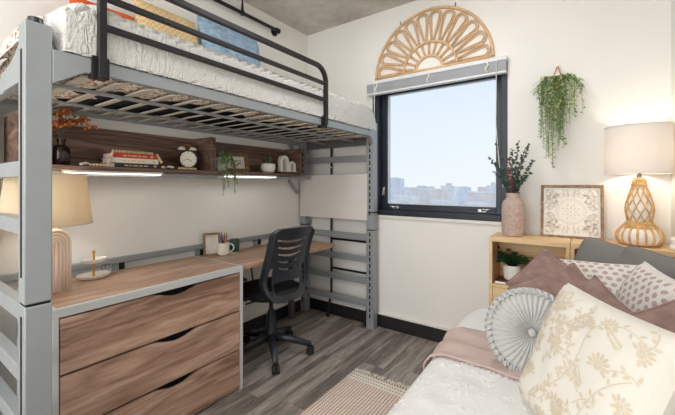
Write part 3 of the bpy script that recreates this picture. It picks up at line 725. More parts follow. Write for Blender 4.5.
# leaning frame on shelf
def frame_thing(name, label, w, h, d, bar, loc, rot, mats, fn=None):
    t = thing(name, label, 'picture frame', loc, rot)
    a = w/2
    for i, pts in enumerate((((-a, 0), (a, 0), (a-bar, bar), (-a+bar, bar)), ((-a, h), (-a+bar, h-bar), (a-bar, h-bar), (a, h)),
                             ((-a, 0), (-a+bar, bar), (-a+bar, h-bar), (-a, h)), ((a, 0), (a, h), (a-bar, h-bar), (a-bar, bar)))):
        MB().prism([(x, 0, z) for x, z in pts], (0, d, 0)).build('frame_side', mats[0], t, local=True, bev=0.0015)
    MB().box(-a+bar*0.9, a-bar*0.9, d*0.55, d*0.8, bar*0.9, h-bar*0.9).build('print', mats[1], t, local=True)
    return t
ft = frame_thing('picture_frame', 'small wooden picture frame leaning on the shelf back', 0.22, 0.165, 0.016, 0.032, (-2.235, 1.775, SZ), (math.radians(-14), 0, math.radians(78)), ('frame_wood', 'print_paper'))
mb = MB()
for k in range(26): mb.prism([(p[0], 0.0078, p[1]) for p in ell(rnd.uniform(-0.05, 0.05), rnd.uniform(0.045, 0.11), 0.008, 0.003, rnd.uniform(0, PI), 7)], (0, 0.0006, 0))
mb.build('print_marks', 'frame_wood', ft, local=True)

# succulent
sp_ = thing('succulent_pot', 'round cream pot on the shelf beside the white arches', 'pot', (-2.17, 2.045, SZ))
MB().lathe([(0.035, 0), (0.052, 0.012), (0.062, 0.04), (0.061, 0.07), (0.056, 0.078), (0.05, 0.07), (0.0001, 0.066)], 28, (-2.17, 2.045, SZ)).build('pot_body', 'ceramic_white', sp_, smooth=40)
su = thing('succulent', 'small grey-green leafy plant in the cream pot', 'plant', (-2.17, 2.045, SZ+0.07))
for k in range(16):
    mb = MB(); a = rnd.uniform(0, 2*PI); l0 = rnd.uniform(0.03, 0.075); p0 = Vector((-2.17, 2.045, SZ+0.066)); d = Vector((math.cos(a)*0.6, math.sin(a)*0.6, 1)).normalized()
    for q in range(12):
        b0 = p0+d*l0*q/11; mb.leaf(b0, Vector((rnd.gauss(0, 1), rnd.gauss(0, 1), 0.6)), (0, 0, 1), 0.016, 0.009)
    mb.build('sprig', 'leaf_sage' if k % 2 else 'leaf_fern', su)
# white arch sculpture
ar = thing('arch_sculpture', 'white double-arch ornament on a dark wooden base', 'ornament', (-2.165, 2.26, SZ))
box('base', 'book_navy', (-2.20, -2.13, 2.155, 2.385, SZ, SZ+0.014), ar); box('base_top', 'bead', (-2.198, -2.132, 2.16, 2.38, SZ+0.014, SZ+0.020), ar)
for yc_, Rr, hh in ((2.222, 0.052, 0.088), (2.318, 0.046, 0.048)):
    z0 = SZ+0.02; ri = Rr*0.42
    o_ = [(-2.185, yc_+Rr*math.cos(PI*i/16), z0+hh+Rr*math.sin(PI*i/16)) for i in range(17)]; i_ = [(-2.185, yc_+ri*math.cos(PI*i/16), z0+hh+ri*math.sin(PI*i/16)) for i in range(16, -1, -1)]
    poly = [(-2.185, yc_+Rr, z0)]+o_+[(-2.185, yc_-Rr, z0), (-2.185, yc_-ri, z0)]+i_+[(-2.185, yc_+ri, z0)]
    MB().prism(poly, (0.042, 0, 0)).build('arch', 'ceramic_white', ar, bev=0.003)

# ------------------------------------------------------------------ dresser
DX, DY0, DY1, DZ = -1.728, 0.467, 1.418, 0.767
dr = thing('dresser', 'three-drawer dresser with grey body and brown wood fronts', 'dresser', (-2.0, 0.94, 0))
DB = -2.238
for ya in (DY0, DY1-0.022): box('side_panel', 'dresser_grey', (DB, DX, ya, ya+0.022, 0, DZ-0.038), dr)
box('top_panel', 'dresser_grey', (DB, DX, DY0, DY1, DZ-0.038, DZ-0.002), dr, 0.002)
box('top_inlay', 'walnut_top', (DB+0.004, DX-0.026, DY0+0.02, DY1-0.024, DZ-0.004, DZ), dr, 0.0006)
box('carcass', 'slot_black', (DB+0.01, DX-0.05, DY0+0.022, DY1-0.022, 0.012, DZ-0.040), dr, 0)
for z0, z1 in ((0.494, 0.722), (0.255, 0.484), (0.016, 0.245)):
    ya, yb_ = DY0+0.026, DY1-0.026; yc_ = 0.995; hw = 0.135
    pts = [(DX-0.022, ya, z0), (DX-0.022, yb_, z0), (DX-0.022, yb_, z1)]
    for i in range(25):
        t_ = 1-i/12; d = 0.030*(0.5+0.5*math.cos(PI*max(-1, min(1, t_))))**0.8 if abs(t_) < 1 else 0
        pts.append((DX-0.022, yc_+t_*hw, z1-d))
    pts.append((DX-0.022, ya, z1))
    dw = MB().prism(pts, (0.020, 0, 0)).build('drawer', 'walnut', dr, bev=0.0012)

# lamp on the dresser
lx, ly = -2.03, 0.532
lp = thing('table_lamp', 'table lamp with ribbed arch base on the dresser', 'lamp', (lx, ly, DZ))
ang = math.radians(20)
lb = bpy.data.objects.new('lamp_base', None)
bw, bh, bt = 0.070, 0.296, 0.052
def arch_pts(r, zc, n=14): return [(r, 0)]+[(r*math.cos(PI*i/n), zc+r*math.sin(PI*i/n)) for i in range(n+1)]+[(-r, 0)]
ca_, sa_ = math.cos(ang), math.sin(ang)
def lw(d, s, z): return (lx+d*ca_-s*sa_, ly+d*sa_+s*ca_, DZ+z)
core = [lw(-bt, s, z) for s, z in arch_pts(bw, bh-bw)]
base_o = MB().prism(core, Vector(lw(bt, 0, 0))-Vector(lw(-bt, 0, 0))).build('base', 'ceramic_cream', lp, bev=0.006)
for k, r in enumerate((0.0625, 0.0487, 0.0348, 0.0209, 0.0070)):
    if r > 0.01: pts = [lw(bt, s, z) for s, z in arch_pts(r, bh-bw)]
    else: pts = [lw(bt, 0, 0), lw(bt, 0, bh-bw+0.004)]
    MB().tube(pts, 0.0068, 8).build('rib', 'ceramic_cream', base_o, smooth=True)
for k in range(7):
    s_ = -bt+0.008+k*(2*bt-0.016)/6
    for sg in (-1, 1): MB().tube([lw(s_, sg*bw, 0), lw(s_, sg*bw, bh-bw)], 0.006, 6).build('side_rib', 'ceramic_cream', base_o, smooth=True)
MB().lathe([(0.034, bh-0.004), (0.038, bh+0.004), (0.034, bh+0.012), (0.020, bh+0.014), (0.014, bh+0.06)], 20, (lx, ly, DZ)).build('neck', 'ceramic_cream', lp, smooth=40)
def shade(parent, mat, c, r0, r1, z0, z1):
    n_ = 48
    mb = MB(); mb.lathe([(r0, z0), (r1, z1), (r1-0.003, z1), (r0-0.003, z0), (r0, z0)], n_, c); mb.f = [f for f in mb.f if len(f) == 4]
    o = mb.build('shade', mat, parent, smooth=40)
    for r, z in ((r0, z0), (r1, z1)): MB().tube([(c[0]+r*math.cos(2*PI*i/40), c[1]+r*math.sin(2*PI*i/40), c[2]+z) for i in range(40)], 0.0028, 6, closed=True).build('rim', mat, o, smooth=True)
    for k in range(3):
        a = 2*PI*k/3; MB().tube([(c[0], c[1], c[2]+z1-0.02), (c[0]+r1*0.97*math.cos(a), c[1]+r1*0.97*math.sin(a), c[2]+z1-0.01)], 0.002, 5).build('spider', 'chrome', o)
    MB().tube([(c[0], c[1], c[2]+z0-0.01), (c[0], c[1], c[2]+z1-0.02)], 0.004, 6).build('stem', 'chrome', parent)
def bulb(name, loc, e, col, parent):
    d = bpy.data.lights.new(name, 'POINT'); d.energy = e; d.color = col; d.shadow_soft_size = 0.035
    o = bpy.data.objects.new(name, d); COL.objects.link(o); o.location = loc
shade(lp, 'shade_beige', (lx, ly, 0), 0.172, 0.146, 1.086, 1.320)
bulb('dresser_lamp_bulb', (lx, ly, 1.20), 2.0, (1.0, 0.92, 0.80), lp)

# two-tier tray
ty = thing('tiered_tray', 'small white and gold two-tier jewellery tray on the dresser', 'tray', (-2.14, 0.757, DZ))
def oval(z, a, b_, nm):
    MB().lathe([(0.55, 0), (0.75, 0.003), (0.96, 0.015), (1.0, 0.023), (0.94, 0.023), (0.74, 0.009), (0.0001, 0.007)], 28, (-2.14, 0.757, z), a, b_).build(nm, 'ceramic_white', ty, smooth=40)
oval(DZ, 0.062, 0.078, 'lower_plate'); oval(DZ+0.083, 0.048, 0.062, 'upper_plate')
MB().lathe([(0.005, 0.005), (0.005, 0.132), (0.0075, 0.134), (0.0075, 0.146), (0.003, 0.15)], 12, (-2.14, 0.757, DZ)).build('post', 'gold', ty, smooth=40)
for y, r in ((0.788, 0.011), (0.806, 0.012)):
    o = MB().tube([(-2.10, y+r*math.cos(t), DZ+0.073-r*1.1+r*1.15*math.sin(t)) for t in [2*PI*i/18 for i in range(18)]], 0.0015, 6, closed=True).build('hoop_earring', 'dark_grey_metal', smooth=True)
    tag(o, 'dark hoop earring hanging from the upper tray plate, %s' % ('nearer the gold post' if y < 0.8 else 'farther from the gold post'), 'earring', 'hoop earrings on the tray')
for k, (x, y, z) in enumerate(((-2.13, 0.80, DZ+0.0065), (-2.125, 0.735, DZ+0.0065), (-2.14, 0.745, DZ+0.0855))):
    o = MB().tube([(x+0.012*math.cos(t), y+0.014*math.sin(t), z+0.0025) for t in [2*PI*i/14 for i in range(14)]], 0.0024, 6, closed=True).build('bracelet', 'copper', smooth=True)
    tag(o, ('copper ring lying on the far side of the lower tray plate', 'copper ring lying on the near side of the lower tray plate', 'copper ring lying on the upper tray plate')[k], 'ring')

# ------------------------------------------------------------------ desk
TZ = 0.742
dk = thing('desk', 'brown wood desk top under the loft bed', 'desk', (-2.05, 2.0, 0))
KX, KY0, KY1 = -1.782, 1.470, 2.525
mb = MB(); pts = [(XW+0.045, KY0, TZ-0.024), (KX-0.02, KY0, TZ-0.024), (KX, KY0+0.02, TZ-0.024), (KX, KY1-0.10, TZ-0.024), (KX-0.02, KY1-0.02, TZ-0.024), (KX-0.10, KY1, TZ-0.024), (XW+0.045, KY1, TZ-0.024)]
mb.prism(pts, (0, 0, 0.024)).build('desk_top', 'walnut_top', dk, bev=0.003)
for y in (KY0+0.06, KY1-0.12):
    box('support_arm', 'grey_metal', (XW+0.06, KX-0.2, y, y+0.04, TZ-0.06, TZ-0.024), dk)
    box('leg', 'dark_grey_metal', (XW+0.055, XW+0.10, y, y+0.04, 0, TZ-0.06), dk)
MB().tube([(KX-0.05, KY0+0.10, TZ-0.024), (KX-0.10, KY0+0.16, TZ-0.14)], 0.006, 6).build('stay', 'black_metal', dk)
# desk things
pf = frame_thing('photo_frame', 'tan photo frame propped on the desk by the dresser', 0.125, 0.17, 0.015, 0.016, (-2.24, 1.556, TZ), (math.radians(-14), 0, math.radians(64)), ('frame_wood', 'print_photo'))
mug = thing('pencil_mug', 'white footed mug holding colored pencils on the desk', 'mug', (-2.20, 1.622, TZ))
mc = (-2.20, 1.622, TZ)
MB().lathe([(0.030, 0), (0.030, 0.004), (0.043, 0.010), (0.045, 0.02), (0.041, 0.05), (0.043, 0.092), (0.040, 0.092), (0.038, 0.05), (0.04, 0.02), (0.0001, 0.014)], 28, mc).build('mug_body', 'ceramic_white', mug, smooth=40)
MB().tube([(mc[0]+0.02+0.01*math.sin(t), mc[1]+0.038+0.032*math.sin(t), mc[2]+0.05+0.03*math.cos(t)) for t in [PI*i/10 for i in range(11)]], 0.005, 8).build('handle', 'ceramic_white', mug, smooth=True)
for k, (c, nm, a, tl) in enumerate((((178, 104, 62), 'tan', -2.2, 0.30), ((58, 96, 152), 'blue', -1.5, 0.26), ((34, 36, 44), 'black', -0.9, 0.22), ((196, 92, 48), 'orange', 0.2, 0.06), ((44, 52, 84), 'navy', 0.9, 0.10),
                                   ((222, 178, 62), 'yellow', 1.3, 0.20), ((176, 52, 56), 'red', 1.7, 0.34), ((66, 132, 184), 'light blue', 2.0, 0.30))):
    plain('pencil_'+nm.replace(' ', '_'), srgb(*c), 0.45)
    d = Vector((math.sin(tl)*math.cos(a)*0.35, math.sin(tl)*math.sin(a), math.cos(tl))).normalized()
    p0 = Vector(mc)+Vector((0, 0, 0.022))-Vector((d.x, d.y, 0))*0.03; ln = 0.125+0.012*(k % 3)
    t = thing('pencil', '%s pencil standing in the white desk mug' % nm, 'pencil', p0, group='pencils in the desk mug')
    MB().tube([p0, p0+d*ln], 0.0036, 6).build('shaft', 'pencil_'+nm.replace(' ', '_'), t); MB().tube([p0+d*ln, p0+d*(ln+0.012)], [0.0036, 0.0008], 6).build('tip', 'bead', t)
box_ = tag(box('coaster', 'bead', (-2.235, -2.15, 1.665, 1.735, TZ, TZ+0.003)), 'small pale notepad lying beside the white desk mug', 'notepad')
gc = thing('green_cup', 'dark green cup on the desk behind the pencil mug', 'cup', (-2.24, 1.755, TZ))
MB().lathe([(0.03, 0), (0.036, 0.006), (0.038, 0.08), (0.036, 0.098), (0.033, 0.098), (0.034, 0.08), (0.0001, 0.02)], 24, (-2.24, 1.755, TZ)).build('cup_body', 'mug_green', gc, smooth=40)

# ------------------------------------------------------------------ office chair
ch = thing('office_chair', 'black office chair with slotted plastic back at the desk', 'chair', (-1.912, 1.832, 0), (0, 0, math.radians(-7)))
for k in range(5):
    a = math.radians(-31+72*k); d = Vector((math.cos(a), math.sin(a), 0)); sd = Vector((-d.y, d.x, 0))
    pts = [d*0.02+Vector((0, 0, 0.135)), d*0.14+Vector((0, 0, 0.115)), d*0.30+Vector((0, 0, 0.075))]
    lg = MB().tube(pts, [0.036, 0.028, 0.020], 8).build('leg', 'black_plastic', ch, local=True, smooth=True)
    c = d*0.295+Vector((0, 0, 0.030))
    for s in (-1, 1): MB().cyl(c+sd*0.006*s, c+sd*0.024*s, 0.029, n=18).build('caster_wheel', 'rubber', lg, local=True, smooth=40)
    MB().cyl(c+Vector((0, 0, 0.0)), c+Vector((0, 0, 0.05)), 0.010, n=8).build('caster_stem', 'rubber', lg, local=True)
MB().lathe([(0.045, 0.10), (0.045, 0.16), (0.040, 0.17), (0.036, 0.30), (0.028, 0.305), (0.024, 0.33), (0.016, 0.335), (0.016, 0.44)], 20).build('gas_column', 'black_plastic', ch, local=True, smooth=40)
MB().box(-0.12, 0.13, -0.09, 0.09, 0.425, 0.455).build('mechanism', 'black_metal', ch, local=True, bev=0.006)
def seat_fn(side):
    def fn(u, v):
        a, c = 2*u-1, 2*v-1; q = (abs(a)**4+abs(c)**4)
        sc = 1-0.10*(a*a*c*c)
        e = max(0, 1-q)**0.35 if q < 1 else 0
        return (-0.03+0.235*a*sc, 0.235*c*sc, 0.482+side*0.036*e)
    return fn
MB().grid(seat_fn(1), 24, 24).grid(lambda u, v: seat_fn(-1)(1-u, v), 24, 24).build('seat', 'black_fabric', ch, local=True, smooth=True)
# backrest shell with slots
BZ0, BH, BWD = 0.450, 0.520, 0.208
def back_half(t):      # half width at height fraction t
    if t < 0.30: return BWD*(0.55+0.45*math.sin(PI/2*(t/0.30))**0.8) if t > 0 else BWD*0.55
    if t > 0.9: return (BWD*0.90)*(1-0.32*((t-0.9)/0.1)**2.2)
    return BWD*(1-0.10*(t-0.30)/0.6-0.05*math.sin(PI*(t-0.3)/0.6))
def back_pos(s, t):
    x = 0.205+0.075*t-0.035*math.sin(PI*min(1, t*1.1))-0.035*(s/BWD)**2*(1-0.3*t)
    return Vector((x, s, BZ0+BH*t))
def hole(sf, t):       # sf = s / half width
    # curved slots
    for k in range(5):
        tc_ = 0.83-k*0.098; hw = 0.72-0.07*k
        if abs(sf) < hw and abs(t-(tc_-0.035*(1-(sf/hw)**2)+0.02)) < 0.011+0.007*(1-abs(sf)/hw): return True
    # U-shaped openings round the lower end
    if 0.17 < t < 0.47 and 0.64 < abs(sf) < 0.82-0.25*max(0, t-0.36): return True
    if 0.08+0.05*sf*sf < t < 0.27-0.05*sf*sf and abs(sf) < 0.60: return True
    return False
NU, NV = 96, 120
def shell(off):
    vs = []
    for j in range(NV+1):
        t = j/NV; hw = back_half(t)
        for i in range(NU+1):
            sf = -1+2*i/NU; p = back_pos(sf*hw, t)
            rimd = min(1-abs(sf), t*1.4, (1-t)*1.6); th = 0.005+0.018*max(0, 1-rimd/0.16)
            p.x += off*th; vs.append(p)
    return vs
keep = [[not hole(-1+2*(i+0.5)/NU, (j+0.5)/NV) for i in range(NU)] for j in range(NV)]
vf, vb = shell(1), shell(-1); nv = len(vf); fs = []
idx = lambda i, j: j*(NU+1)+i
for j in range(NV):
    for i in range(NU):
        if not keep[j][i]: continue
        a, b_, c, d = idx(i, j), idx(i+1, j), idx(i+1, j+1), idx(i, j+1)
        fs.append((a, b_, c, d)); fs.append((nv+a, nv+d, nv+c, nv+b_))
        for (p, q, ii, jj) in ((a, b_, i, j-1), (b_, c, i+1, j), (c, d, i, j+1), (d, a, i-1, j)):
            if not (0 <= ii < NU and 0 <= jj < NV and keep[jj][ii]): fs.append((p, nv+p, nv+q, q))
MB().add(vf+vb, fs).build('backrest', 'black_plastic', ch, local=True, smooth=60)
MB().tube([(0.02, 0, 0.44), (0.16, 0, 0.435), (0.180, 0, 0.445), (0.19, 0, 0.455), (0.195, 0, 0.465)], [0.03, 0.03, 0.03, 0.026, 0.016], 8, flat=0.6).build('back_bracket', 'black_plastic', ch, local=True, smooth=True)
for s in (-1,):
    MB().tube([(-0.02, s*0.2, 0.45), (-0.02, s*0.27, 0.47), (-0.02, s*0.285, 0.62)], 0.014, 8).build('arm_post', 'black_plastic', ch, local=True, smooth=True)
    MB().tube([(-0.14, s*0.285, 0.625), (0.0, s*0.287, 0.632), (0.09, s*0.285, 0.625)], [0.022, 0.028, 0.022], 10, flat=0.5).build('armrest', 'black_plastic', ch, local=True, smooth=True)
MB().tube([(0.0, -0.08, 0.43), (0.0, -0.22, 0.425)], 0.006, 6).build('lever', 'black_plastic', ch, local=True)

# ------------------------------------------------------------------ rug
RX0, RX1, RY0, RY1 = -1.272, -0.78, 1.20, 1.985
rg = thing('woven_rug', 'small pink and cream woven rug with a fringe on the floor', 'rug', ((RX0+RX1)/2, (RY0+RY1)/2, 0))
MB().grid(lambda u, v: (RX0+(RX1-RX0)*u, RY0+(RY1-RY0)*v, 0.007+0.0012*noise.noise((u*6, v*9, 0))), 20, 40).build('weave', 'rug_weave', rg, smooth=True)
rgm = bpy.data.objects['weave']; so = rgm.modifiers.new('thickness', 'SOLIDIFY'); so.thickness = 0.0065; so.offset = -1
for k in range(26):
    x = RX0+0.008+(RX1-RX0-0.016)*k/25
    mb = MB(); mb.sphere((x, RY1+0.006, 0.006), 0.006, 6, 4)
    for q in range(4):
        dx = rnd.uniform(-0.022, 0.022); ln = rnd.uniform(0.03, 0.055)
        mb.tube([(x, RY1+0.004, 0.006), (x+dx*0.4, RY1+ln*0.55, 0.0075), (x+dx, RY1+ln, 0.003)], 0.0022, 4)
    mb.build('fringe_tassel', 'fringe', rg)

# ------------------------------------------------------------------ bed on the right
bf = thing('low_bed', 'low bed with white bedding along the right wall', 'bed', (-0.08, 1.25, 0))
BX0, BX1, BY0, BY1 = -0.45, XR-0.012, 0.10, 2.43
box('bed_base', 'pine', (BX0+0.02, BX1, BY0+0.02, BY1, 0.06, 0.26), bf, 0.004)
for x in (BX0+0.06, BX1-0.06):
    for y in (BY0+0.06, BY1-0.06): box('leg', 'pine', (x-0.03, x+0.03, y-0.03, y+0.03, 0, 0.06), bf)
box('mattress', 'duvet_white', (BX0+0.01, BX1, BY0+0.01, BY1, 0.26, 0.53), bf, 0.04)
def bed_edge(y):
    e = -0.512-0.025*(y-1.1)
    if y > 1.85: e += 0.30*((y-1.85)/0.42)**2.4
    return e
def duvet(u, v):
    y = BY0-0.03+(2.27-BY0+0.03)*v; xe = bed_edge(y)
    zt = 0.592+0.012*fbm(y*2.2, 4.4)
    if y > 2.0: zt -= 0.055*((y-2.0)/0.27)**2
    if u < 0.34:
        t = u/0.34; z = 0.10+(zt-0.075-0.10)*t
        x = xe+0.012*math.sin(y*16+math.sin(y*5)*2)*(1-t)+0.008*(1-t)*noise.noise((y*4, t*2, 0))+0.03*(1-t)*0
    elif u < 0.46:
        t = (u-0.34)/0.12*PI/2; x = xe+0.085*(1-math.cos(t)); z = zt-0.075+0.075*math.sin(t)
    else:
        t = (u-0.46)/0.54; x = xe+0.085+(BX1-xe-0.085)*t; z = zt+0.012*math.sin(PI*t)+0.007*fbm(x*5, y*5, 3)+0.004*noise.noise((x*14, y*14, 6))
    return (x, y, z)
dv = tag(MB().grid(duvet, 80, 150).build('duvet', 'duvet_white', smooth=True), 'white tufted duvet covering the low bed', 'duvet')
so = dv.modifiers.new('thickness', 'SOLIDIFY'); so.thickness = 0.012; so.offset = -1
# clusters of clipped tufts on the duvet
mb = MB()
for k in range(130):
    u0, v0 = rnd.uniform(0.40, 0.97), rnd.uniform(0.30, 0.66)
    for q in range(5):
        u, v = u0+rnd.uniform(-0.012, 0.012), v0+rnd.uniform(-0.006, 0.006)
        p = Vector(duvet(u, v)); a = rnd.uniform(0, PI); ln = rnd.uniform(0.004, 0.009)
        mb.tube([p+Vector((-math.cos(a)*ln, -math.sin(a)*ln, 0)), p+Vector((0, 0, 0.002)), p+Vector((math.cos(a)*ln, math.sin(a)*ln, 0))], 0.0016, 5)
tf = mb.build('tufts', 'tuft_white', dv); tf['kind'] = 'stuff'
# far bit of the mattress and pink throw
def throw(u, v):
    y = 1.335+0.33*v+0.03*math.sin(u*5)*(1-v)-0.02*u; uu = 0.17+0.75*u
    p = Vector(duvet(uu, (y-BY0+0.03)/(2.27-BY0+0.03)))
    off = 0.006+0.003*noise.noise((u*14, v*9, 2))+0.003*math.sin(v*14+u*6)
    return p+Vector((-off if uu < 0.4 else 0, 0, off))
th = tag(MB().grid(throw, 70, 34).build('throw_blanket', 'pink_throw', smooth=True), 'dusty pink throw laid across the white duvet', 'blanket')
so = th.modifiers.new('thickness', 'SOLIDIFY'); so.thickness = 0.006; so.offset = 1
mb = MB()
for k in range(60):
    u = k/59*0.98+0.01; p = throw(u, 0.0)
    mb.tube([p, p+Vector((0.004, -0.008, 0.001)), p+Vector((rnd.uniform(-0.005, 0.005), -0.016, 0.002))], 0.002, 4)
o = mb.build('fringe', 'pink_throw', th); o['kind'] = 'stuff'

# ------------------------------------------------------------------ pine bookcases
def bookcase(label, x0, x1):
    t = thing('bookcase', label, 'bookcase', ((x0+x1)/2, 2.6, 0)); y0, y1, zt = 2.449, YB-0.021, 0.925; th = 0.02
    box('top', 'pine', (x0, x1, y0, y1, zt-0.03, zt), t)
    for xa in (x0, x1-th): box('side', 'pine', (xa, xa+th, y0, y1, 0, zt-0.03), t)
    box('back', 'pine', (x0+th, x1-th, y1-0.008, y1, 0, zt-0.03), t)
    box('shelf', 'pine', (x0+th, x1-th, y0+0.002, y1-0.008, 0.598, 0.618), t)
    box('door', 'pine', (x0+th+0.002, x1-th-0.002, y0+0.002, y0+0.02, 0.05, 0.596), t)
    box('bottom', 'pine', (x0+th, x1-th, y0+0.002, y1-0.008, 0.02, 0.048), t)
bookcase('pine bookcase behind the bed, the one under the pink vase', -0.508, -0.062)
bookcase('pine bookcase behind the bed, the one under the rattan lamp', -0.060, XR-0.004)
BT = 0.925
# maroon book and fern pot in the cubby
mb_ = thing('maroon_book', 'dark red book lying under the fern pot in the cubby', 'book', (-0.40, 2.53, 0.618))
box('cover', 'book_maroon', (-0.475, -0.34, 2.458, 2.60, 0.618, 0.640), mb_); MB().box(-0.472, -0.343, 2.456, 2.458, 0.622, 0.636).build('pages', 'paper', mb_)
fp = thing('fern_pot', 'white dimpled pot in the bookcase cubby', 'pot', (-0.385, 2.545, 0.640)); pc = (-0.385, 2.545, 0.640)
MB().lathe([(0.038, 0), (0.044, 0.004), (0.05, 0.09), (0.047, 0.096), (0.043, 0.09), (0.0001, 0.085)], 28, pc).build('pot_body', 'ceramic_white', fp, smooth=40)
for j in range(6):
    for k in range(20):
        a = 2*PI*(k+0.5*(j % 2))/20; r = 0.0448+0.005*j/5+0.0004; z = 0.012+j*0.0135
        MB().sphere((pc[0]+r*math.cos(a), pc[1]+r*math.sin(a), pc[2]+z), 0.0042, 6, 4).build('dimple', 'ceramic_white', fp, smooth=True) if math.sin(a) < 0.35 else None
fn_ = thing('fern', 'dark green fern growing from the dimpled white pot', 'plant', (pc[0], pc[1], pc[2]+0.085))
for k in range(60):
    a = rnd.uniform(0, 2*PI); ln = rnd.uniform(0.10, 0.20); p0 = Vector((pc[0], pc[1], pc[2]+0.083)); d = Vector((math.cos(a), math.sin(a)*0.7, 0)); up = rnd.uniform(0.7, 2.0)
    q = []
    for i in range(8):
        s = i/7; pt = p0+d*ln*s*0.85+Vector((0, 0, ln*(up*s-0.75*up*s*s)*1.0))
        pt.y = min(pt.y, 2.69); pt.z = min(pt.z, 0.875); pt.x = max(pt.x, -0.462); q.append(pt)
    st = MB().tube(q, 0.001, 4)
    for i in range(1, 8):
        for sg in (-1, 1):
            sd = Vector((-d.y, d.x, 0))*sg
            for e in (0, 0.5):
                b0 = q[i-1].lerp(q[i], 0.5+e)
                st.leaf(b0, sd+d*0.6+Vector((0, 0, 0.1)), (0, 0, 1), 0.030*(1-0.5*i/8), 0.011)
    st.build('frond', 'leaf_fern', fn_)

# vase and eucalyptus
vs = thing('pink_vase', 'tall pinkish textured vase on the bookcase by the window', 'vase', (-0.385, 2.585, BT)); vc = (-0.385, 2.585, BT)
MB().lathe([(0.050, 0), (0.062, 0.004), (0.069, 0.03), (0.070, 0.16), (0.069, 0.205), (0.060, 0.232), (0.044, 0.246), (0.040, 0.262), (0.043, 0.288), (0.038, 0.288), (0.035, 0.262), (0.0001, 0.25)], 36, vc).build('vase_body', 'ceramic_pink', vs, smooth=40)
eu = thing('eucalyptus', 'dark eucalyptus branches with red berries in the pink vase', 'branches', (vc[0], vc[1], BT+0.26))
tips = [(-0.155, 0.0, 0.25), (-0.12, -0.03, 0.15), (-0.07, 0.02, 0.19), (-0.10, -0.05, 0.34), (0.0, -0.04, 0.30), (0.03, 0.03, 0.35), (0.075, -0.02, 0.29), (0.10, 0.02, 0.33), (0.13, -0.02, 0.22), (0.11, -0.05, 0.13), (-0.03, 0.04, 0.24), (0.05, -0.06, 0.2), (-0.12, 0.04, 0.21), (-0.02, -0.07, 0.16)]
for k, (dx, dy, h) in enumerate(tips):
    p0 = Vector(vc)+Vector((dx*0.12, dy*0.12, 0.26)); p2 = Vector(vc)+Vector((dx, dy, 0.285+h)); p1 = p0.lerp(p2, 0.5)+Vector((-dx*0.18, 0, 0.03))
    q = [p0*(1-s)**2+p1*2*s*(1-s)+p2*s*s for s in [i/12 for i in range(13)]]
    st = MB().tube(q, [0.0026-0.0015*i/12 for i in range(13)], 5).build('branch', 'stem', eu)
    mb = MB(); red = k in (10, 13)
    for i in range(2, 13):
        t_ = (q[i]-q[i-1]).normalized()
        for z in range(5):
            d = Vector((rnd.gauss(0, 1), rnd.gauss(0, 1), rnd.gauss(0.2, 0.6))).normalized()+t_*0.4; b0 = q[i-1].lerp(q[i], rnd.random())
            if b0.y+d.y*0.03 > YB-0.01: continue
            if red:
                mb.sphere(b0+d*0.010, rnd.uniform(0.004, 0.007), 6, 5)
            else: mb.disc(b0, d, (rnd.gauss(0, 1), rnd.gauss(0, 1), 1), rnd.uniform(0.007, 0.0125)*(1.15-0.35*i/12))
    mb.build('berries' if red else 'leaves', 'berry' if red else 'leaf_dark', st)

# framed print
fr = frame_thing('framed_print', 'square wood frame with a pale ornamental print on the bookcase', 0.338, 0.345, 0.022, 0.016, (-0.064, 2.668, BT), (math.radians(-8), 0, 0), ('frame_wood', 'print_paper'))
yy = 0.0115; pcx, pcz = 0.0, 0.1725
def pr_shape(polys, nm):
    mb = MB()
    for p in polys: mb.prism([(pcx+a, yy, pcz+c) for a, c in p], (0, 0.0008, 0))
    mb.build(nm, 'print_motif', fr, local=True)['kind'] = 'stuff'
polys = []
def ringp(r0, r1, n=40, n2=None):
    for i in range(n):
        a, b_ = 2*PI*i/n, 2*PI*(i+1)/n; polys.append([(r0*math.cos(a), r0*math.sin(a)), (r1*math.cos(a), r1*math.sin(a)), (r1*math.cos(b_), r1*math.sin(b_)), (r0*math.cos(b_), r0*math.sin(b_))])
ringp(0.079, 0.083); ringp(0.066, 0.068)
for k in range(8):
    a = 2*PI*k/8; polys.append(ell(0.045*math.cos(a+0.39), 0.045*math.sin(a+0.39), 0.008, 0.004, a+0.39, 10)); polys.append(ell(0.026*math.cos(a), 0.026*math.sin(a), 0.012, 0.004, a, 10))
for k in range(24):
    a = 2*PI*k/24; polys.append(ell(0.074*math.cos(a), 0.074*math.sin(a), 0.004, 0.003, a, 7))
polys.append(ell(0, 0, 0.006, 0.006))
pr_shape(polys, 'medallion_print'); polys = []
rl = random.Random(3)
base = []
for k in range(75):
    x, z = rl.uniform(0.01, 0.142), rl.uniform(0.01, 0.142)
    if x*x+z*z < 0.095**2: continue
    base.append((x, z, rl.uniform(0.006, 0.016), rl.uniform(0.003, 0.006), rl.uniform(0, PI)))
base += [(0.10, 0.10, 0.034, 0.008, 0.785), (0.115, 0.075, 0.022, 0.006, 0.3), (0.075, 0.115, 0.022, 0.006, 1.27), (0.128, 0.02, 0.016, 0.009, 0.2), (0.02, 0.128, 0.016, 0.009, 1.37), (0.135, 0.135, 0.010, 0.008, 0.7), (0.135, 0.10, 0.014, 0.005, 1.2), (0.10, 0.135, 0.014, 0.005, 0.3)]
for x, z, rx, rz, a in base:
    for sx_, sz_ in ((1, 1), (-1, 1), (1, -1), (-1, -1)):
        polys.append([(sx_*p[0], sz_*p[1]) for p in ell(x, z, rx, rz, a, 9)])
pr_shape(polys, 'scroll_print')

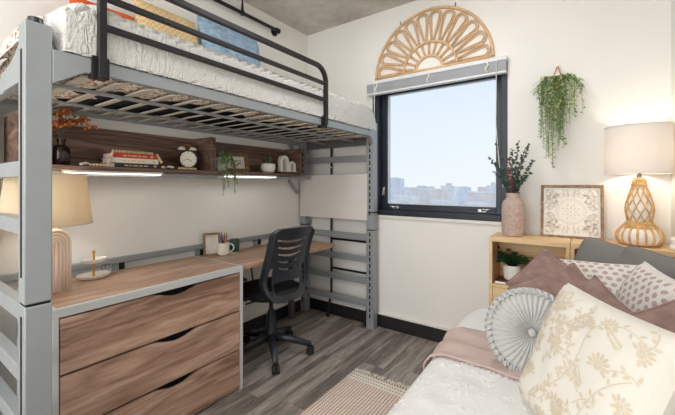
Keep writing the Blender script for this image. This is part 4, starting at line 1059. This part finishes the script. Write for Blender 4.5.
# rattan gourd lamp
rx_, ry_ = 0.262, 2.605
rl_ = thing('gourd_lamp', 'white gourd lamp wrapped in rattan on the bookcase', 'lamp', (rx_, ry_, BT))
prof = [(0.068, 0), (0.092, 0.010), (0.105, 0.035), (0.105, 0.060), (0.094, 0.086), (0.074, 0.104), (0.058, 0.118), (0.052, 0.134), (0.056, 0.155), (0.063, 0.185), (0.063, 0.215), (0.057, 0.250), (0.046, 0.290), (0.034, 0.325), (0.026, 0.36), (0.022, 0.378)]
MB().lathe([(0.0001, 0.001)]+[(r-0.003, z+0.001) for r, z in prof]+[(0.0001, 0.378)], 36, (rx_, ry_, BT)).build('body', 'ceramic_white', rl_, smooth=60)
def rp(z):
    for (r0, z0), (r1, z1) in zip(prof, prof[1:]):
        if z0 <= z <= z1: return r0+(r1-r0)*(z-z0)/(z1-z0)
    return prof[-1][0]
for k in range(18):     # vertical canes of the lower bulb
    a = 2*PI*k/18
    MB().tube([(rx_+rp(z)*math.cos(a), ry_+rp(z)*math.sin(a), BT+max(z, 0.005)) for z in [0.112*i/10 for i in range(11)]], 0.0056, 6).build('cane', 'rattan_dark', rl_, smooth=True)
for s in (-1, 1):
    for k in range(10):  # crossing canes of the upper bulb
        a0_ = 2*PI*k/10
        MB().tube([(rx_+(rp(z)+0.001)*math.cos(a0_+s*1.6*i/12), ry_+(rp(z)+0.001)*math.sin(a0_+s*1.6*i/12), BT+z) for i, z in [(i, 0.135+0.22*i/12) for i in range(13)]], 0.0034, 6).build('cross_cane', 'rattan_dark', rl_, smooth=True)
for z, r in ((0.104, 0.007), (0.114, 0.008), (0.124, 0.008), (0.134, 0.006), (0.345, 0.006), (0.356, 0.006), (0.368, 0.006), (0.378, 0.005)):
    MB().tube([(rx_+(rp(z)+0.002)*math.cos(2*PI*i/30), ry_+(rp(z)+0.002)*math.sin(2*PI*i/30), BT+z+0.003*math.sin(i*2.5)) for i in range(30)], r, 6, closed=True).build('binding', 'rattan_dark', rl_, smooth=True)
MB().lathe([(0.012, 0.376), (0.012, 0.40), (0.008, 0.402), (0.008, 0.43)], 14, (rx_, ry_, BT)).build('socket', 'dark_grey_metal', rl_, smooth=40)
shade(rl_, 'shade_white', (rx_-0.008, ry_-0.01, 0), 0.152, 0.148, 1.333, 1.598)
bulb('gourd_lamp_bulb', (rx_-0.008, ry_-0.01, 1.45), 2.9, (1.0, 0.90, 0.77), rl_)

# ------------------------------------------------------------------ pillows of the low bed
BZ = 0.61
def rest(w, h, lean, roll=0):  # height of the pillow centre when its lowest edge touches the bed
    return BZ+0.5*(h*abs(math.cos(roll))+w*abs(math.sin(roll)))*math.cos(lean)
D = math.radians
for lab, w, loc, ro, sd in (('grey linen pillow against the bookcase below the framed print', 0.36, (0.100, 2.30, 0.785), (-24, 12, -22), 1),
                            ('grey linen pillow in the corner below the rattan lamp', 0.32, (0.21, 2.165, 0.79), (-32, 8, -46), 2)):
    pillow('grey_pillow', lab, w, 0.38, 0.14, 'grey_linen', loc, tuple(D(q) for q in ro), seed=sd, group='grey pillows against the bookcase', piping=('grey_linen', 0.005), wr=0.014, rc=0.11)
def dots(f, root, seed, pw_):
    r_ = random.Random(seed); sh = []; k = 0
    for j in range(-6, 7):
        for i in range(-6, 7):
            a, c = (i+0.5*(j % 2))*0.17*0.44/pw_, j*0.165
            if abs(a) < 0.9 and abs(c) < 0.9: sh.append(ell(a+r_.uniform(-.015, .015), c+r_.uniform(-.015, .015), r_.uniform(0.044, 0.06)*0.44/pw_, r_.uniform(0.05, 0.066), r_.uniform(0, 3), 9))
    decal(root, 'dot_print', 'dot_mauve', sh, f)
for lab, w, loc, ro, sd in (('white pillow with mauve dots facing the foot of the bed', 0.44, (-0.003, 2.06, 0.75), (-39, -4, -14), 11),
                            ('white pillow with mauve dots leaning at the right wall', 0.30, (0.198, 1.856, 0.765), (-24.6, 7, -67), 12)):
    root, f = pillow('dotted_pillow', lab, w, 0.34, 0.12, 'dot_white', loc, tuple(D(q) for q in ro), seed=sd, group='white dotted pillows', piping=('dot_white', 0.005))
    dots(f, root, sd, w)
for lab, w, h, loc, ro, sd in (
        ('mauve velvet pillow with a corner up by the fern pot', 0.28, 0.28, (-0.137, 2.0, 0.775), (-33, -53, 0), 21),
        ('mauve velvet pillow just behind the round pleated pillow', 0.32, 0.28, (-0.086, 1.80, 0.757), (-42, -34.6, 0), 22),
        ('mauve velvet pillow between the dotted and the floral pillow', 0.27, 0.27, (0.031, 1.60, 0.756), (-22.7, 18, -56.6), 23),
        ('mauve velvet pillow at the right wall behind the floral pillow', 0.30, 0.30, (0.215, 1.387, 0.768), (-12, -12.3, 41.6), 24)):
    pillow('mauve_pillow', lab, w, h, 0.11, 'mauve_velvet', loc, tuple(D(q) for q in ro), seed=sd, group='mauve velvet pillows', piping=('mauve_velvet', 0.004), wr=0.013)

# round pleated pillow
rdp = thing('round_pillow', 'round light grey pleated pillow with a center button', 'pillow', (-0.157, 1.45, 0.727), (Matrix.Rotation(D(17), 4, 'Z') @ Matrix.Rotation(D(-17), 4, 'X')).to_euler())
RR, RT = 0.137, 0.085
def rface(side):
    def fn(u, v):
        a = 2*PI*u; s = v
        r = RR*s; pl = math.sin(a*40+2.5*s)
        y = side*(RT/2*(0.55+0.45*math.sin(PI*min(1, s*0.9+0.08)))*(1-0.55*math.exp(-(s/0.22)**2)))
        y += side*0.0038*pl*min(1, s*2.2)*(1-0.2*s)
        return (r*math.cos(a), y, r*math.sin(a))
    return fn
mb = MB(); fr_ = rface(-1); mb.grid(lambda u, v: fr_(u, v), 320, 22, cu=True); bk_ = rface(1); mb.grid(lambda u, v: bk_(-u, v), 320, 22, cu=True)
mb.build('pleated_face', 'pleat_grey', rdp, local=True, smooth=True)
def rside(u, v):
    a = 2*PI*u; c = 2*v-1; r = RR+0.016*math.sqrt(max(0, 1-c*c))+0.005*math.sin(a*40+c*6)
    return (r*math.cos(a), RT*0.34*c, r*math.sin(a))
MB().grid(lambda u, v: rside(u, 1-v), 320, 12, cu=True).build('gathered_side', 'pleat_grey', rdp, local=True, smooth=True)
for k in range(44):     # smocked knots along the front seam
    a = 2*PI*k/44; c, s = math.cos(a), math.sin(a); r = RR+0.006; tv = Vector((-s, 0, c)); rv = Vector((c, 0, s))
    MB().tube([rv*(r-0.008)+Vector((0, -RT*0.36, 0)), rv*(r+0.008)+tv*0.008+Vector((0, -RT*0.26, 0)), rv*(r+0.012)+tv*0.020+Vector((0, -RT*0.06, 0))], [0.003, 0.0058, 0.003], 6).build('smocking', 'pleat_grey', rdp, local=True, smooth=True)
mb = MB(); mb.lathe([(0.0001, 0.010), (0.010, 0.008), (0.015, 0.002), (0.014, -0.004), (0.0001, -0.006)], 20); mb.v = [(x, -RT*0.33-z, y) for x, y, z in mb.v]; mb.build('button', 'pleat_grey', rdp, local=True, smooth=True)

# floral pillow in front
root, f = pillow('floral_cushion', 'large cream pillow with beige floral print in front', 0.42, 0.40, 0.13, 'cream_cotton', (0.012, 1.12, 0.772), (D(-22.3), D(0.8), D(-55.7)), seed=31, pinch=0.06, n=40)
vine_sh, leaf_sh, flow_sh = [], [], []
r_ = random.Random(12)
def vine(p0, p1, p2, p3, nleaf, side0=1):
    pts = []
    for i in range(41):
        s = i/40; pts.append(tuple(p0[k]*(1-s)**3+3*p1[k]*s*(1-s)**2+3*p2[k]*s*s*(1-s)+p3[k]*s**3 for k in (0, 1)))
    for a, b_ in zip(pts, pts[1:]):
        dx, dy = b_[0]-a[0], b_[1]-a[1]; l_ = math.hypot(dx, dy) or 1; nx, ny = -dy/l_*0.006, dx/l_*0.006
        q = [(a[0]+nx, a[1]+ny), (a[0]-nx, a[1]-ny), (b_[0]-nx, b_[1]-ny), (b_[0]+nx, b_[1]+ny)]
        if inside(q): vine_sh.append(q)
    for k in range(nleaf):
        i = int(2+k*36/nleaf); a, b_ = pts[i], pts[i+1]; an = math.atan2(b_[1]-a[1], b_[0]-a[0]); s = 1 if k % 2 else -1; an2 = an+s*0.85; L_ = 0.05
        q = ell(a[0]+math.cos(an2)*L_*1.15, a[1]+math.sin(an2)*L_*1.15, L_*0.75, L_*0.36, an2, 12, 0.25)
        if inside(q): leaf_sh.append(q)
def flower(x, y, r, np_=7, a0_=0):
    for k in range(np_):
        a = a0_+PI*1.25*(k/(np_-1)-0.5)
        for rr, w_ in ((0.74, 0.30),):
            q = ell(x+r*rr*math.cos(a), y+r*rr*math.sin(a), r*0.30, r*0.135, a, 10)
            if inside(q): flow_sh.append(q)
        q = ell(x+r*0.32*math.cos(a), y+r*0.32*math.sin(a), r*0.12, r*0.06, a, 7)
        if inside(q): flow_sh.append(q)
    q = ell(x-r*0.1*math.cos(a0_), y-r*0.1*math.sin(a0_), r*0.22, r*0.28, a0_, 10)
    if inside(q): flow_sh.append(q)
def fernp(x, y, an, L_):
    for k in range(7):
        for s in (-1, 1):
            t_ = L_*k/7; q = ell(x+math.cos(an)*t_+math.cos(an+s*0.9)*0.035, y+math.sin(an)*t_+math.sin(an+s*0.9)*0.035, 0.034*(1-k/10), 0.010, an+s*0.9, 7)
            if inside(q): leaf_sh.append(q)
vine((-0.95, -0.7), (-0.6, -0.2), (-0.8, 0.3), (-0.3, 0.9), 11); vine((-0.5, -0.95), (-0.3, -0.4), (0.2, -0.3), (0.1, 0.4), 11); vine((0.1, 0.4), (0.1, 0.8), (0.5, 0.9), (0.8, 0.7), 8)
vine((0.2, -0.95), (0.5, -0.6), (0.3, -0.1), (0.8, 0.3), 10); vine((-0.4, 0.1), (-0.1, 0.3), (0.0, 0.6), (-0.1, 0.95), 7); vine((0.5, -0.3), (0.8, -0.3), (0.9, -0.6), (0.7, -0.9), 8); vine((-0.95, 0.1), (-0.8, 0.4), (-0.7, 0.6), (-0.75, 0.9), 6)
for q_ in range(44):
    x_, y_, a_ = r_.uniform(-0.9, 0.9), r_.uniform(-0.9, 0.9), r_.uniform(0, 6.28)
    vine((x_, y_), (x_+0.12*math.cos(a_), y_+0.12*math.sin(a_)), (x_+0.2*math.cos(a_+0.6), y_+0.2*math.sin(a_+0.6)), (x_+0.3*math.cos(a_+1.0), y_+0.3*math.sin(a_+1.0)), 4)
for x, y, r, a in ((-0.30, 0.12, 0.19, 1.2), (-0.62, -0.45, 0.17, 2.2), (0.05, -0.55, 0.20, 0.6), (0.42, 0.25, 0.18, 1.5), (0.62, -0.55, 0.22, 0.9), (-0.55, 0.62, 0.15, 2.0), (0.3, 0.72, 0.15, 1.0), (-0.15, -0.85, 0.16, 1.6), (0.78, 0.0, 0.14, 0.4), (0.05, 0.62, 0.13, 2.1), (-0.85, -0.1, 0.13, 1.9), (0.75, 0.62, 0.16, 0.6)): flower(x, y, r*0.85, 9, a)
for x, y, a in ((-0.1, -0.15, 0.6), (-0.75, 0.3, 1.8), (0.3, -0.1, 2.2), (0.55, 0.55, 2.6), (-0.4, -0.7, 1.0), (0.35, -0.75, 0.2), (-0.25, 0.45, 0.9)): fernp(x, y, a, 0.22)
decal(root, 'vine_print', 'print_beige', vine_sh, f); decal(root, 'leaf_print', 'print_beige', leaf_sh, f); decal(root, 'flower_print', 'print_beige', flow_sh, f)

# ------------------------------------------------------------------ rattan half-round wall decor
hc, hz, HR = -1.027, 2.212, 0.487; hy = YB-0.012
hr = thing('rattan_wall_decor', 'half-round rattan sunburst hung above the window', 'wall decor', (hc, hy, hz))
pt = lambda r, a: (hc+r*math.cos(a), hy, hz+r*math.sin(a))
MB().tube([pt(HR, PI*i/48) for i in range(49)], 0.011, 8).build('outer_ring', 'rattan', hr, smooth=True)
MB().tube([(hc-HR-0.01, hy, hz), (hc+HR+0.01, hy, hz)], 0.011, 8).build('base_bar', 'rattan', hr, smooth=True)
MB().tube([pt(0.225, PI*i/32) for i in range(33)], 0.010, 8).build('middle_ring', 'rattan', hr, smooth=True)
MB().tube([pt(0.112, PI*i/24) for i in range(25)], 0.010, 8).build('inner_ring', 'rattan', hr, smooth=True)
for k in range(11):
    a = PI*(k+0.5)/11
    for da in (-0.028, 0.028): MB().tube([pt(0.118, a+da*1.2), pt(0.219, a+da)], 0.0048, 6).build('spoke', 'rattan', hr, smooth=True)
npet = 12
for k in range(npet):
    a = PI*(k+0.5)/npet
    for sc_, rt_ in ((1.0, 0.0060), (0.66, 0.0048)):
        hw = 0.050*sc_; rtop = HR-0.018-(1-sc_)*0.045; rc = rtop-hw; r0 = 0.232
        ax_, tx_ = Vector((math.cos(a), 0, math.sin(a))), Vector((-math.sin(a), 0, math.cos(a)))
        loop = [ax_*r0+tx_*0.010*sc_+ax_*(1-sc_)*0.03]+[ax_*(rc+hw*math.sin(t))+tx_*hw*math.cos(t) for t in [-0.35+(PI+0.7)*i/16 for i in range(17)]]+[ax_*r0-tx_*0.010*sc_+ax_*(1-sc_)*0.03]
        MB().tube([Vector((hc, hy-(0.002 if sc_ == 1 else 0), hz))+p for p in loop], rt_, 6).build('petal', 'rattan', hr, smooth=True)
for x in (-0.60, 0.60): pass
for a in (1.12, 2.12):
    p = Vector(pt(HR, a)); MB().tube([p, p+Vector((0, 0.004, 0.045))], 0.003, 6).build('hanging_pin', 'slot_black', hr)

# ------------------------------------------------------------------ hanging plant
hx, hyy = -0.138, YB-0.075
hp = thing('hanging_plant', 'green trailing plant hanging from a wall hook by twine', 'plant', (hx, hyy, 1.95))
MB().tube([(hx, YB-0.004, 2.07), (hx, YB-0.02, 2.065), (hx, YB-0.03, 2.05), (hx, YB-0.04, 2.055)], 0.005, 6).box(hx-0.012, hx+0.012, YB-0.006, YB, 2.04, 2.085).build('hook', 'ceramic_white', hp)
for s in (-1, 1): MB().tube([(hx, YB-0.036, 2.055), (hx+s*0.03, hyy, 1.955)], 0.004, 6).build('twine', 'twine', hp)
MB().lathe([(0.015, -0.06), (0.026, -0.04), (0.028, -0.015), (0.025, -0.01), (0.0001, -0.012)], 16, (hx, hyy, 1.945)).build('basket', 'twine', hp, smooth=40)
for k in range(86):
    a = rnd.uniform(0, 2*PI); o_ = rnd.uniform(0.03, 0.13); dx = math.cos(a)*o_; dy = math.sin(a)*o_*0.45-0.015
    edge = abs(dx)/0.13
    dn = rnd.uniform(0.10, 0.36)*(1-0.35*edge)+(0.20 if rnd.random() < 0.25 and abs(dx+0.03) < 0.05 else 0)
    if k < 5: dx, dn = (-0.035, -0.02, -0.05, -0.03, 0.02)[k], (0.57, 0.54, 0.5, 0.46, 0.44)[k]
    p = [Vector((hx, hyy, 1.945)), Vector((hx+dx*0.8, hyy+dy*0.7, 1.955+rnd.uniform(-0.01, 0.025))), Vector((hx+dx*1.15, hyy+dy, 1.90)), Vector((hx+dx*1.1+rnd.uniform(-0.02, 0.02), hyy+dy, 1.945-dn))]
    if 5 <= k < 16: s = (-1 if k % 2 else 1); p = [p[0], Vector((hx+s*0.06, hyy+dy, 1.97)), Vector((hx+s*rnd.uniform(0.10, 0.15), hyy+dy*0.6, 1.96-rnd.uniform(0, 0.09)))]
    st = MB().tube(p, 0.0013, 4).build('vine', 'leaf_green', hp)
    mb = MB()
    for j in range(len(p)-1):
        nn = int((p[j+1]-p[j]).length/0.0125)+1
        for q in range(nn):
            b0 = p[j].lerp(p[j+1], (q+rnd.random())/nn); d = Vector((rnd.gauss(0, 1), rnd.gauss(0, 1), rnd.gauss(-0.2, 0.6))).normalized()
            if b0.y+d.y*0.02 > YB-0.006: d.y = -abs(d.y)
            mb.leaf(b0, d, (rnd.gauss(0, .4), rnd.gauss(0, .4), 1), rnd.uniform(0.015, 0.026), rnd.uniform(0.011, 0.017))
    mb.build('leaves', ('leaf_green', 'leaf_pale', 'leaf_pale', 'leaf_sage')[k % 4], st)

# small white ornament at the right end of the bookcase
wo = thing('white_ornament', 'small white ceramic ornament at the right end of the bookcase', 'ornament', (0.390, 2.505, BT))
MB().lathe([(0.012, 0), (0.017, 0.004), (0.018, 0.02), (0.010, 0.032), (0.014, 0.045), (0.016, 0.056), (0.009, 0.066), (0.0001, 0.068)], 18, (0.390, 2.505, BT)).build('ornament_body', 'ceramic_white', wo, smooth=50)
